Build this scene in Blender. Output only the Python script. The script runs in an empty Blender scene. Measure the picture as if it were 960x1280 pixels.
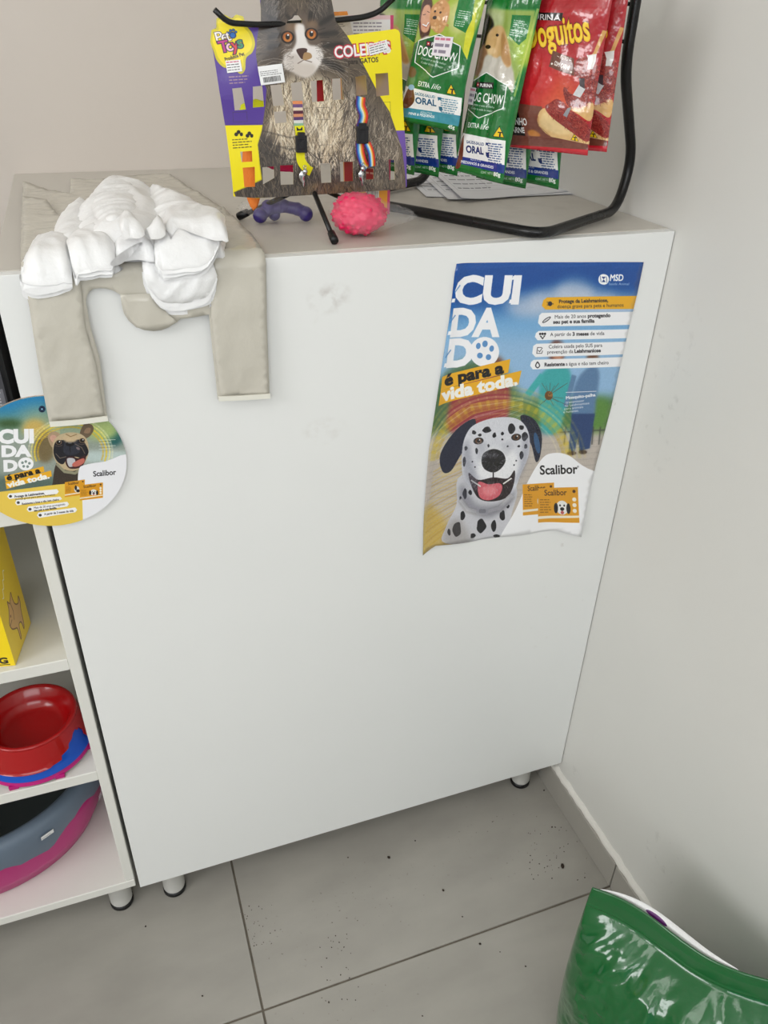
import bpy, bmesh, math, random
import numpy as np
from math import sin, cos, pi, radians, sqrt, exp, hypot
from mathutils import Vector, Matrix, noise
from mathutils.geometry import delaunay_2d_cdt

random.seed(7)
RNG = np.random.default_rng(11)
SC = bpy.context.scene
COL = SC.collection

# ------------------------------------------------------------------ camera
CAM = np.array([0.0997, -0.8819, 1.3769])
YAW, PITCH, ROLL, FPX = 0.359977, 0.5619878, 0.0271687, 972.87
_r = np.array([cos(YAW), -sin(YAW), 0.0])
_f = np.array([sin(YAW) * cos(PITCH), cos(YAW) * cos(PITCH), -sin(PITCH)])
_u = np.cross(_r, _f)
C_R = _r * cos(ROLL) + _u * sin(ROLL)
C_U = -_r * sin(ROLL) + _u * cos(ROLL)
C_F = _f
cd = bpy.data.cameras.new('camera')
cd.sensor_fit = 'HORIZONTAL'; cd.sensor_width = 36.0; cd.lens = 36.0 * FPX / 960.0
cd.clip_start = 0.02; cd.clip_end = 50
cam = bpy.data.objects.new('camera', cd); COL.objects.link(cam)
cam.matrix_world = Matrix([[C_R[i], C_U[i], -C_F[i], CAM[i]] for i in range(3)] + [[0, 0, 0, 1]])
SC.camera = cam

# ------------------------------------------------------------------ view, world, lights
SC.view_settings.view_transform = 'Standard'; SC.view_settings.look = 'None'
SC.view_settings.gamma = 1.0; SC.view_settings.use_curve_mapping = False
SC.view_settings.exposure = 0.10
SC.cycles.use_denoising = True
SC.cycles.max_bounces = 8; SC.cycles.transparent_max_bounces = 24
w = bpy.data.worlds.new('daylight'); SC.world = w; w.use_nodes = True
w.node_tree.nodes['Background'].inputs[0].default_value = (0.80, 0.90, 1.0, 1)
w.node_tree.nodes['Background'].inputs[1].default_value = 0.35

def area(name, loc, look, sx, sy, power, col):
    ld = bpy.data.lights.new(name, 'AREA'); ld.shape = 'RECTANGLE'; ld.size = sx; ld.size_y = sy
    ld.energy = power; ld.color = col
    o = bpy.data.objects.new(name, ld); COL.objects.link(o)
    o.location = loc
    o.rotation_euler = (Vector(look) - Vector(loc)).to_track_quat('-Z', 'Y').to_euler()
    return o
# daylight through the glazed shop front behind the photographer, and the shop's ceiling lamp panels
area('shop_front_daylight', (-0.9, -3.35, 2.15), (-0.9, 0, 2.1), 2.6, 1.0, 35, (0.97, 0.985, 1.0))
area('side_fill_light', (-2.55, -1.0, 2.2), (0.8, -0.4, 2.0), 1.8, 1.0, 41, (0.98, 0.985, 1.0))  # area light added by the windowless left wall to brighten the right wall
area('ceiling_lamp_panel', (-0.75, -1.35, 2.74), (-0.75, -1.35, 0), 1.2, 0.6, 6, (1.0, 0.985, 0.95))

# ------------------------------------------------------------------ scale of the room (metres)
W = 0.8376      # right wall
D = 0.6275      # back wall
H = 1.15        # counter top
ZB = 0.0959     # lower edge of the counter's front panel

def ray(u, v):
    return C_F + C_R * (u - 480) / FPX - C_U * (v - 640) / FPX
def hit(u, v, p0, n):
    d = ray(u, v); p0 = np.asarray(p0, float); n = np.asarray(n, float)
    return CAM + d * (((p0 - CAM) @ n) / (d @ n))

# ------------------------------------------------------------------ object helpers
def link(o, parent=None):
    COL.objects.link(o)
    if parent is not None: o.parent = parent
    return o
def tag(o, label=None, cat=None, group=None, kind=None):
    if label: o['label'] = label
    if cat: o['category'] = cat
    if group: o['group'] = group
    if kind: o['kind'] = kind
    return o
def empty(name, label, cat, loc=(0, 0, 0), rz=0, group=None):
    o = bpy.data.objects.new(name, None); o.empty_display_size = 0.05
    o.location = loc; o.rotation_euler = (0, 0, rz)
    link(o); return tag(o, label, cat, group)
def world_to(o, parent):
    """keep mesh coordinates given in world space when parenting to a moved Empty"""
    bpy.context.view_layer.update()
    o.matrix_parent_inverse = parent.matrix_world.inverted()
def mesh_obj(name, verts, faces, mat, parent=None, smooth=False, uvs=None, label=None, wp=False):
    me = bpy.data.meshes.new(name)
    me.from_pydata([tuple(map(float, v)) for v in verts], [], [tuple(f) for f in faces])
    if uvs is not None:
        ul = me.uv_layers.new(name='UVMap')
        li = np.empty(len(me.loops), dtype=np.int32); me.loops.foreach_get('vertex_index', li)
        ul.data.foreach_set('uv', np.asarray(uvs, dtype=np.float32)[li].ravel())
    if smooth: me.polygons.foreach_set('use_smooth', [True] * len(me.polygons))
    if mat is not None: me.materials.append(mat)
    me.update()
    o = bpy.data.objects.new(name, me); link(o, parent)
    if wp and parent is not None: o.matrix_parent_inverse = Matrix.Translation(-Vector(parent.location)) if parent.rotation_euler.z == 0 else (Matrix.Translation(parent.location) @ Matrix.Rotation(parent.rotation_euler.z, 4, 'Z')).inverted()
    if label: o['label'] = label
    return o
def bm_obj(name, bm, mat, parent=None, smooth=False, label=None, wp=False):
    me = bpy.data.meshes.new(name); bm.normal_update(); bm.to_mesh(me); bm.free()
    if smooth: me.polygons.foreach_set('use_smooth', [True] * len(me.polygons))
    if mat is not None: me.materials.append(mat)
    o = bpy.data.objects.new(name, me); link(o, parent)
    if wp and parent is not None: o.matrix_parent_inverse = (Matrix.Translation(parent.location) @ Matrix.Rotation(parent.rotation_euler.z, 4, 'Z')).inverted()
    if label: o['label'] = label
    return o
def box_bm(x0, x1, y0, y1, z0, z1, bev=0.0, seg=1, bm=None):
    b = bmesh.new()
    bmesh.ops.create_cube(b, size=1)
    for v in b.verts:
        v.co = Vector(((x0 + x1) / 2 + v.co.x * (x1 - x0), (y0 + y1) / 2 + v.co.y * (y1 - y0), (z0 + z1) / 2 + v.co.z * (z1 - z0)))
    if bev > 0: bmesh.ops.bevel(b, geom=b.edges[:], offset=bev, segments=seg, affect='EDGES', profile=0.6)
    if bm is not None:
        me = bpy.data.meshes.new('tmp'); b.to_mesh(me); b.free(); bm.from_mesh(me); bpy.data.meshes.remove(me)
        return bm
    return b
def box(name, x0, x1, y0, y1, z0, z1, mat, parent=None, bev=0.001, seg=1, wp=False, label=None):
    return bm_obj(name, box_bm(x0, x1, y0, y1, z0, z1, bev, seg), mat, parent, wp=wp, label=label)
def lathe(name, prof, mat, parent=None, seg=40, sx=1.0, sy=1.0, loc=(0, 0, 0), label=None, smooth=True, fn=None):
    V, Fc = [], []
    n = len(prof)
    for i in range(seg):
        a = 2 * pi * i / seg
        for k, (r, z) in enumerate(prof):
            p = [loc[0] + r * cos(a) * sx, loc[1] + r * sin(a) * sy, loc[2] + z]
            if fn: p = fn(p, a, k)
            V.append(p)
    for i in range(seg):
        j = (i + 1) % seg
        for k in range(n - 1):
            Fc.append((i * n + k, j * n + k, j * n + k + 1, i * n + k + 1))
    o = mesh_obj(name, V, Fc, mat, parent, smooth, label=label)
    bm = bmesh.new(); bm.from_mesh(o.data); bmesh.ops.remove_doubles(bm, verts=bm.verts, dist=1e-6)
    bmesh.ops.recalc_face_normals(bm, faces=bm.faces); bm.to_mesh(o.data); bm.free()
    return o
def catmull(pts, n=6, closed=False):
    P = [Vector(p) for p in pts]; out = []
    m = len(P)
    rng = range(m) if closed else range(m - 1)
    for i in rng:
        if closed: a, b, c, d = P[(i - 1) % m], P[i], P[(i + 1) % m], P[(i + 2) % m]
        else: a, b, c, d = P[max(i - 1, 0)], P[i], P[i + 1], P[min(i + 2, m - 1)]
        for k in range(n):
            t = k / n
            out.append(0.5 * ((2 * b) + (c - a) * t + (2 * a - 5 * b + 4 * c - d) * t * t + (3 * b - a - 3 * c + d) * t ** 3))
    if not closed: out.append(P[-1])
    return out
def fillet(pts, r, n=5):
    """polyline with rounded bends"""
    P = [Vector(p) for p in pts]; out = [P[0]]
    for i in range(1, len(P) - 1):
        a, b, c = P[i - 1], P[i], P[i + 1]
        d1 = (a - b); d2 = (c - b); rr = min(r, d1.length * 0.45, d2.length * 0.45)
        s = b + d1.normalized() * rr; e = b + d2.normalized() * rr
        for k in range(n + 1):
            t = k / n; out.append(s * (1 - t) ** 2 + b * 2 * t * (1 - t) + e * t * t)
    out.append(P[-1]); return out
def tube_bm(pts, r, seg=10, bm=None, cap=True):
    bm = bm or bmesh.new()
    P = [Vector(p) for p in pts]; rings = []
    t0 = (P[1] - P[0]).normalized(); nrm = t0.orthogonal().normalized()
    for i, p in enumerate(P):
        a_ = (P[i] - P[i - 1]).normalized() if i else None; b_ = (P[i + 1] - P[i]).normalized() if i < len(P) - 1 else None
        t = (a_ or b_) if (a_ is None or b_ is None) else (a_ + b_).normalized()
        nrm = (nrm - t * nrm.dot(t)).normalized(); bn = t.cross(nrm)
        rr = r[i] if isinstance(r, (list, tuple)) else r
        rings.append([bm.verts.new(p + (nrm * cos(2 * pi * k / seg) + bn * sin(2 * pi * k / seg)) * rr) for k in range(seg)])
    for a, b in zip(rings, rings[1:]):
        for k in range(seg): bm.faces.new((a[k], a[(k + 1) % seg], b[(k + 1) % seg], b[k]))
    if cap: bm.faces.new(rings[0][::-1]); bm.faces.new(rings[-1])
    return bm
def tube(name, pts, r, mat, parent=None, seg=10, label=None, wp=False):
    return bm_obj(name, tube_bm(pts, r, seg), mat, parent, smooth=True, label=label, wp=wp)

def resample(P, step):
    P = [Vector((p[0], p[1])) for p in P]; out = []
    for a, b in zip(P, P[1:] + P[:1]):
        n = max(1, int(round((b - a).length / step)))
        out += [a + (b - a) * (k / n) for k in range(n)]
    return out
def inside(P, x, y):
    """vectorised even-odd test"""
    x = np.asarray(x); y = np.asarray(y); c = np.zeros(x.shape, bool); n = len(P)
    for i in range(n):
        x0, y0 = P[i][0], P[i][1]; x1, y1 = P[(i + 1) % n][0], P[(i + 1) % n][1]
        if y0 == y1: continue
        m = ((y0 > y) != (y1 > y)) & (x < (x1 - x0) * (y - y0) / (y1 - y0) + x0); c ^= m
    return c
def edge_dist(P, x, y):
    x = np.asarray(x); y = np.asarray(y); d = np.full(x.shape, 1e9); n = len(P)
    for i in range(n):
        ax, ay = P[i][0], P[i][1]; bx, by = P[(i + 1) % n][0], P[(i + 1) % n][1]
        ex, ey = bx - ax, by - ay; l = ex * ex + ey * ey + 1e-18
        t = np.clip(((x - ax) * ex + (y - ay) * ey) / l, 0, 1)
        d = np.minimum(d, np.hypot(x - ax - t * ex, y - ay - t * ey))
    return d
def sheet(outline, step, holes=(), extra_rows=()):
    """triangulated flat sheet with an outline and holes: (Nx2 array, faces, boundary loops)"""
    O = resample(outline, step); hs = [resample(h, step) for h in holes]
    V = list(O); E = [(i, (i + 1) % len(O)) for i in range(len(O))]
    for h in hs:
        b = len(V); V += h; E += [(b + i, b + (i + 1) % len(h)) for i in range(len(h))]
    A = np.array([(p.x, p.y) for p in O]); lo, hi = A.min(0), A.max(0)
    gx, gy = np.meshgrid(np.arange(lo[0] + step / 2, hi[0], step), np.arange(lo[1] + step / 2, hi[1], step * 0.87))
    gx = gx + (np.arange(gx.shape[0]) % 2)[:, None] * step * 0.5
    gx = gx.ravel(); gy = gy.ravel()
    m = inside(O, gx, gy) & (edge_dist(O, gx, gy) > step * 0.45)
    for h in hs: m &= (~inside(h, gx, gy)) & (edge_dist(h, gx, gy) > step * 0.45)
    V += [Vector((a, b)) for a, b in zip(gx[m], gy[m])]
    v, e, f, ov, oe, of = delaunay_2d_cdt([Vector((p[0], p[1])) for p in V], E, [], 0, 1e-7)
    v = np.array([(p.x, p.y) for p in v])
    c = np.array([v[list(t)].mean(0) for t in f])
    k = inside(O, c[:, 0], c[:, 1])
    for h in hs: k &= ~inside(h, c[:, 0], c[:, 1])
    f = [tuple(t) for t, q in zip(f, k) if q]
    return v, f, O
def solid(v, f, top, bot):
    """closed slab from a flat triangulation with top/bottom positions"""
    n = len(v); F = [tuple(t) for t in f] + [tuple(i + n for i in t[::-1]) for t in f]
    cnt = {}
    for t in f:
        for a, b in ((t[0], t[1]), (t[1], t[2]), (t[2], t[0])):
            cnt[(a, b)] = 1
    for (a, b) in list(cnt):
        if (b, a) not in cnt: F.append((b, a, a + n, b + n))
    return list(top) + list(bot), F

# ------------------------------------------------------------------ materials
def lin(c):
    return tuple(((x / 255) / 12.92 if x / 255 <= 0.04045 else ((x / 255 + 0.055) / 1.055) ** 2.4) for x in c)
def mat(name, rgb, rough=0.5, metal=0.0, bump=0.0, bscale=40.0, var=0.0, vscale=8.0, coat=0.0, trans=0.0, alpha=1.0, sss=0.0, spec=0.5, stretch=(1, 1, 1), ior=1.45, rvar=0.0):
    m = bpy.data.materials.new(name); m.use_nodes = True
    nt = m.node_tree; N = nt.nodes; L = nt.links; b = N['Principled BSDF']
    base = (*lin(rgb), 1)
    b.inputs['Base Color'].default_value = base; b.inputs['Roughness'].default_value = rough
    b.inputs['Metallic'].default_value = metal; b.inputs['Coat Weight'].default_value = coat
    b.inputs['Transmission Weight'].default_value = trans; b.inputs['Alpha'].default_value = alpha
    b.inputs['Specular IOR Level'].default_value = spec; b.inputs['IOR'].default_value = ior
    if sss: b.inputs['Subsurface Weight'].default_value = sss; b.inputs['Subsurface Radius'].default_value = (0.01, 0.01, 0.01)
    tc = N.new('ShaderNodeTexCoord'); mp = N.new('ShaderNodeMapping'); mp.inputs['Scale'].default_value = stretch
    L.new(tc.outputs['Object'], mp.inputs['Vector'])
    nz = N.new('ShaderNodeTexNoise'); nz.inputs['Scale'].default_value = vscale; nz.inputs['Detail'].default_value = 5
    L.new(mp.outputs[0], nz.inputs['Vector'])
    mx = N.new('ShaderNodeMixRGB'); mx.blend_type = 'MULTIPLY'; mx.inputs[0].default_value = 1.0
    mx.inputs[1].default_value = base
    rp = N.new('ShaderNodeMapRange'); rp.inputs['From Min'].default_value = 0.3; rp.inputs['From Max'].default_value = 0.7
    rp.inputs['To Min'].default_value = 1.0 - max(var, 0.015); rp.inputs['To Max'].default_value = 1.0
    L.new(nz.outputs[0], rp.inputs['Value']); L.new(rp.outputs[0], mx.inputs[2]); L.new(mx.outputs[0], b.inputs['Base Color'])
    if rvar:
        r2 = N.new('ShaderNodeMapRange'); r2.inputs['To Min'].default_value = rough - rvar; r2.inputs['To Max'].default_value = rough + rvar
        L.new(nz.outputs[0], r2.inputs['Value']); L.new(r2.outputs[0], b.inputs['Roughness'])
    if bump:
        n2 = N.new('ShaderNodeTexNoise'); n2.inputs['Scale'].default_value = bscale; n2.inputs['Detail'].default_value = 4
        L.new(mp.outputs[0], n2.inputs['Vector'])
        bp = N.new('ShaderNodeBump'); bp.inputs['Strength'].default_value = bump; bp.inputs['Distance'].default_value = 0.002
        L.new(n2.outputs[0], bp.inputs['Height']); L.new(bp.outputs[0], b.inputs['Normal'])
    return m
def marks(m, spots, rgb, scale=220.0, lo=0.55, hi=0.62, amt=1.0):
    """scuffs and dirt of a surface: list of (centre xyz, radii xyz) in object space, broken up with noise"""
    nt = m.node_tree; N = nt.nodes; L = nt.links; b = N['Principled BSDF']
    tc = N.new('ShaderNodeTexCoord')
    src = b.inputs['Base Color'].links[0].from_socket
    tot = None
    for (c, r) in spots:
        s = N.new('ShaderNodeVectorMath'); s.operation = 'SUBTRACT'; s.inputs[1].default_value = c
        L.new(tc.outputs['Object'], s.inputs[0])
        d = N.new('ShaderNodeVectorMath'); d.operation = 'DIVIDE'; d.inputs[1].default_value = r
        L.new(s.outputs[0], d.inputs[0])
        ln = N.new('ShaderNodeVectorMath'); ln.operation = 'LENGTH'; L.new(d.outputs[0], ln.inputs[0])
        mr = N.new('ShaderNodeMapRange'); mr.inputs['From Min'].default_value = 1.0; mr.inputs['From Max'].default_value = 0.3
        L.new(ln.outputs['Value'], mr.inputs['Value'])
        if tot is None: tot = mr.outputs[0]
        else:
            a = N.new('ShaderNodeMath'); a.operation = 'MAXIMUM'; L.new(tot, a.inputs[0]); L.new(mr.outputs[0], a.inputs[1]); tot = a.outputs[0]
    nz = N.new('ShaderNodeTexNoise'); nz.inputs['Scale'].default_value = scale; nz.inputs['Detail'].default_value = 6
    L.new(tc.outputs['Object'], nz.inputs['Vector'])
    mr = N.new('ShaderNodeMapRange'); mr.inputs['From Min'].default_value = lo; mr.inputs['From Max'].default_value = hi
    L.new(nz.outputs[0], mr.inputs['Value'])
    mu = N.new('ShaderNodeMath'); mu.operation = 'MULTIPLY'; L.new(tot, mu.inputs[0]); L.new(mr.outputs[0], mu.inputs[1]); mu.use_clamp = True
    mk = N.new('ShaderNodeMath'); mk.operation = 'MULTIPLY'; mk.inputs[1].default_value = amt; L.new(mu.outputs[0], mk.inputs[0]); mu = mk
    mx = N.new('ShaderNodeMixRGB'); L.new(mu.outputs[0], mx.inputs[0]); L.new(src, mx.inputs[1]); mx.inputs[2].default_value = (*lin(rgb), 1)
    L.new(mx.outputs[0], b.inputs['Base Color'])
    return m

M = {}
M['wall'] = mat('painted plaster', (226, 225, 220), 0.55, bump=0.12, bscale=60, var=0.03, vscale=3)
M['lam'] = mat('white laminate', (240, 240, 237), 0.32, var=0.02, vscale=4, bump=0.02, bscale=300)
M['lam_in'] = mat('white laminate shelf', (232, 231, 224), 0.4, var=0.03, vscale=9)
M['top'] = mat('worn laminate top', (208, 203, 194), 0.38, var=0.08, vscale=6, rvar=0.1)
M['legw'] = mat('white plastic foot', (228, 227, 222), 0.35)
M['blackp'] = mat('black plastic', (16, 16, 17), 0.4)
M['wire'] = mat('black powder coated steel', (15, 15, 16), 0.28, bump=0.15, bscale=400, rvar=0.06)
M['skirt'] = mat('skirting porcelain', (172, 168, 160), 0.4, var=0.06, vscale=12)
M['bead'] = mat('rough plaster bead', (232, 229, 222), 0.8, bump=0.8, bscale=160)
M['grout'] = mat('dark grout', (122, 114, 102), 0.9, bump=0.4, bscale=200, var=0.3, vscale=40)
M['dark'] = mat('dark interior', (30, 29, 28), 0.7)
# ================================================================== THE ROOM
XL, YF, ZC = -2.6, -3.4, 2.8
def structure(o, **k): return tag(o, kind='structure', **k)

M['tile'] = mat('grey porcelain tile', (172, 168, 160), 0.36, bump=0.08, bscale=30, var=0.17, vscale=5.5, rvar=0.1, stretch=(1, 2.2, 1))
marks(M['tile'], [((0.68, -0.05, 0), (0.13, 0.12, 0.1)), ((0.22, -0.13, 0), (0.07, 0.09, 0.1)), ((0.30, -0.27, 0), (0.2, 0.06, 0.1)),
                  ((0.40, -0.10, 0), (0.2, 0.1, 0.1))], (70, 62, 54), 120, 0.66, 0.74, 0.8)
floor = structure(box('floor', XL, W + 0.1, YF, D + 0.1, -0.06, -0.0025, M['grout'], bev=0))
JX, JY, TS, G = 0.161, -0.2185, 0.80, 0.0018
tile_mesh = None
for i in range(-4, 2):
    for j in range(-4, 3):
        x0, y0 = JX + i * TS, JY + j * TS
        if y0 < YF - TS or x0 > W: continue
        xa, xb = max(x0, XL) + G, min(x0 + TS, W) - G
        ya, yb = max(y0, YF) + G, min(y0 + TS, D) - G
        if xb - xa < 0.02 or yb - ya < 0.02: continue
        full = abs(xb - xa - (TS - 2 * G)) < 1e-6 and abs(yb - ya - (TS - 2 * G)) < 1e-6
        z = random.uniform(-0.0003, 0.0)
        t = box('tile', xa, xb, ya, yb, -0.006, z, M['tile'], floor, bev=0.0008)
M['wallb'] = mat('painted plaster back', (214, 205, 196), 0.55, bump=0.12, bscale=60, var=0.03, vscale=3)
structure(box('wall_back', XL, W + 0.1, D, D + 0.1, 0, ZC, M['wallb'], bev=0))
M['wallr'] = mat('painted plaster right', (226, 225, 220), 0.5, bump=0.14, bscale=40, var=0.03, vscale=3)
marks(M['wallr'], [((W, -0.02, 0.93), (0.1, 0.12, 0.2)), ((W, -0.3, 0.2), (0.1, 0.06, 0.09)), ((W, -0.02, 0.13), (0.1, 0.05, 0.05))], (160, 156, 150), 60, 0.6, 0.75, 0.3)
wr = structure(box('wall_right', W, W + 0.1, YF, D + 0.1, 0, ZC, M['wallr'], bev=0))
structure(box('wall_left', XL - 0.1, XL, YF, D + 0.1, 0, ZC, M['wall'], bev=0))
# front wall around the wide glazed opening
fw = bmesh.new()
box_bm(XL - 0.1, -2.25, YF - 0.1, YF, 0, ZC, bm=fw); box_bm(0.45, W + 0.1, YF - 0.1, YF, 0, ZC, bm=fw); box_bm(-2.25, 0.45, YF - 0.1, YF, 2.65, ZC, bm=fw)
structure(bm_obj('wall_front', fw, M['wall']))
M['ceil'] = mat('ceiling paint', (236, 236, 232), 0.7)
structure(box('ceiling', XL - 0.1, W + 0.1, YF - 0.1, D + 0.1, ZC, ZC + 0.1, M['ceil'], bev=0))

# skirting of the right wall: cut tiles with a rough plaster bead on top
SKX = W - 0.0115
bb = structure(bpy.data.objects.new('baseboard_right', None)); link(bb)
joints = [D, 0.5815, JY, JY - TS, JY - 2 * TS, JY - 3 * TS, YF]
for a, b in zip(joints, joints[1:]):
    box('skirting_tile', SKX, W, b + 0.0012, a - 0.0012, 0.0, 0.066, M['skirt'], bb, bev=0.0012)
# bead: irregular strip
V, Fc = [], []
n = 260
for i in range(n + 1):
    y = D - (D - (-1.9)) * i / n
    a = noise.noise(Vector((y * 40, 0, 0))); b = noise.noise(Vector((y * 90, 3, 0))); c = noise.noise(Vector((y * 25, 9, 0)))
    zt = 0.075 + 0.005 * a + 0.003 * b; xw = SKX + 0.0015 + 0.0035 * c + 0.0025 * b
    V += [(W + 0.001, y, zt), (W - 0.004, y, zt - 0.001), (xw, y, 0.0685 + 0.001 * b), (xw + 0.0015, y, 0.0655), (W + 0.001, y, 0.0655)]
for i in range(n):
    for k in range(4): Fc.append((i * 5 + k, i * 5 + k + 1, i * 5 + 6 + k, i * 5 + 5 + k))
mesh_obj('plaster_bead', V, Fc, M['bead'], bb, smooth=True)

# ================================================================== COUNTER CABINET
M['front'] = mat('white laminate front', (240, 241, 239), 0.30, var=0.02, vscale=4, bump=0.02, bscale=300)
marks(M['front'], [((0.355, 0, 1.098), (0.032, 0.2, 0.022))], (150, 132, 120), 60, 0.48, 0.75, 0.55)
marks(M['front'], [((0.345, 0, 0.925), (0.035, 0.2, 0.022)), ((0.335, 0, 1.075), (0.008, 0.2, 0.008))], (196, 188, 178), 60, 0.48, 0.75, 0.4)
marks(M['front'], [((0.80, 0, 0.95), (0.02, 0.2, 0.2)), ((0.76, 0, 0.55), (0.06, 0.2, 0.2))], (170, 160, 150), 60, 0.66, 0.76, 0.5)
cab = empty('counter_cabinet', 'tall white laminate counter cabinet standing against the right wall', 'cabinet', (0.42, 0.31, 0))
X0 = -0.0012
box('front_panel', X0, W - 0.0015, 0.0, 0.015, ZB, H - 0.0008, M['front'], cab, bev=0.0007, wp=True)
box('side_panel', X0 + 0.003, X0 + 0.018, 0.0155, D - 0.003, ZB + 0.004, H - 0.0155, M['lam'], cab, wp=True)
box('side_panel', W - 0.0185, W - 0.0035, 0.0155, D - 0.003, ZB + 0.004, H - 0.0155, M['lam'], cab, wp=True)
marks(M['top'], [((0.6, 0.25, H), (0.5, 0.3, 0.1))], (160, 153, 142), 25, 0.5, 0.85, 0.5)
box('worktop', X0, W - 0.0015, 0.0152, D - 0.001, H - 0.015, H, M['top'], cab, bev=0.0007, wp=True)
box('bottom_panel', X0 + 0.0185, W - 0.019, 0.0155, D - 0.003, ZB + 0.004, ZB + 0.019, M['lam'], cab, wp=True)
box('back_panel', X0 + 0.0185, W - 0.019, D - 0.009, D - 0.003, ZB + 0.02, H - 0.0155, M['lam'], cab, wp=True)
def foot(x, y, z1, parent):
    o = lathe('leg', [(0.0, 0.0102), (0.0185, 0.0102), (0.0195, 0.013), (0.0195, z1 - 0.004), (0.024, z1 - 0.003), (0.024, z1), (0, z1)], M['legw'], parent, seg=24, loc=(x, y, 0))
    o.matrix_parent_inverse = Matrix.Translation(-Vector(parent.location))
    p = lathe('foot_pad', [(0, 0), (0.0195, 0), (0.0205, 0.002), (0.0205, 0.0100), (0, 0.0100)], M['blackp'], o, seg=24, loc=(x, y, 0))
foot(0.052, 0.045, ZB + 0.004, cab); foot(0.780, 0.052, ZB + 0.004, cab); foot(0.052, 0.55, ZB + 0.004, cab); foot(0.78, 0.55, ZB + 0.004, cab)

# ================================================================== OPEN SHELF UNIT (left)
su = empty('shelf_unit', 'low white open shelf unit on short legs left of the counter', 'shelf', (-0.4, 0.2, 0))
SX0, SX1, SY0, SY1 = -0.80, -0.0078, 0.004, 0.60
box('side_panel', SX1 - 0.015, SX1, SY0, SY1, 0.118, 0.8525, M['lam_in'], su, wp=True)
box('side_panel', SX0, SX0 + 0.015, SY0, SY1, 0.118, 0.8525, M['lam_in'], su, wp=True)
box('shelf', SX0, SX1, SY0 - 0.001, SY1, 0.853, 0.873, M['lam_in'], su, wp=True)
box('shelf', SX0 + 0.0152, SX1 - 0.0152, SY0 + 0.002, SY1 - 0.006, 0.609, 0.629, M['lam_in'], su, wp=True)
box('shelf', SX0 + 0.0152, SX1 - 0.0152, SY0 + 0.002, SY1 - 0.006, 0.379, 0.399, M['lam_in'], su, wp=True)
box('shelf', SX0, SX1, SY0 - 0.001, SY1, 0.100, 0.1178, M['lam_in'], su, wp=True)
box('back_panel', SX0 + 0.0152, SX1 - 0.0152, SY1 - 0.005, SY1, 0.1185, 0.8525, M['lam_in'], su, wp=True)
foot(-0.042, 0.05, 0.100, su); foot(-0.76, 0.05, 0.100, su); foot(-0.042, 0.55, 0.100, su); foot(-0.76, 0.55, 0.100, su)
# ================================================================== PRINT PAINTER
# Flat print (posters, packaging, labels) is drawn here shape by shape into texture buffers computed in this script.
_tc = {}
def glyphs(s, bold=0.0):
    """outline segments of a line of text in em units (x right, y up) and its width"""
    k = (s, round(bold, 3))
    if k in _tc: return _tc[k]
    cu = bpy.data.curves.new('t', 'FONT'); cu.body = s; cu.size = 1.0; cu.offset = bold; cu.resolution_u = 3; cu.fill_mode = 'FRONT'
    ob = bpy.data.objects.new('t', cu); COL.objects.link(ob)
    dg = bpy.context.evaluated_depsgraph_get(); ev = ob.evaluated_get(dg); me = ev.to_mesh()
    V = np.array([v.co[:2] for v in me.vertices]).reshape(-1, 2)
    tris = []
    me.calc_loop_triangles()
    for t in me.loop_triangles: tris.append(list(t.vertices))
    T = V[np.array(tris)] if tris else np.zeros((0, 3, 2))
    ev.to_mesh_clear(); bpy.data.objects.remove(ob); bpy.data.curves.remove(cu)
    r = (T, (V[:, 0].max() if len(V) else 0.3)); _tc[k] = r
    return r
def homog(src, dst):
    A = []
    for (x, y), (u, v) in zip(src, dst):
        A.append([x, y, 1, 0, 0, 0, -u * x, -u * y, -u]); A.append([0, 0, 0, x, y, 1, -v * x, -v * y, -v])
    return np.linalg.svd(np.array(A, float))[2][-1].reshape(3, 3)
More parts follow.
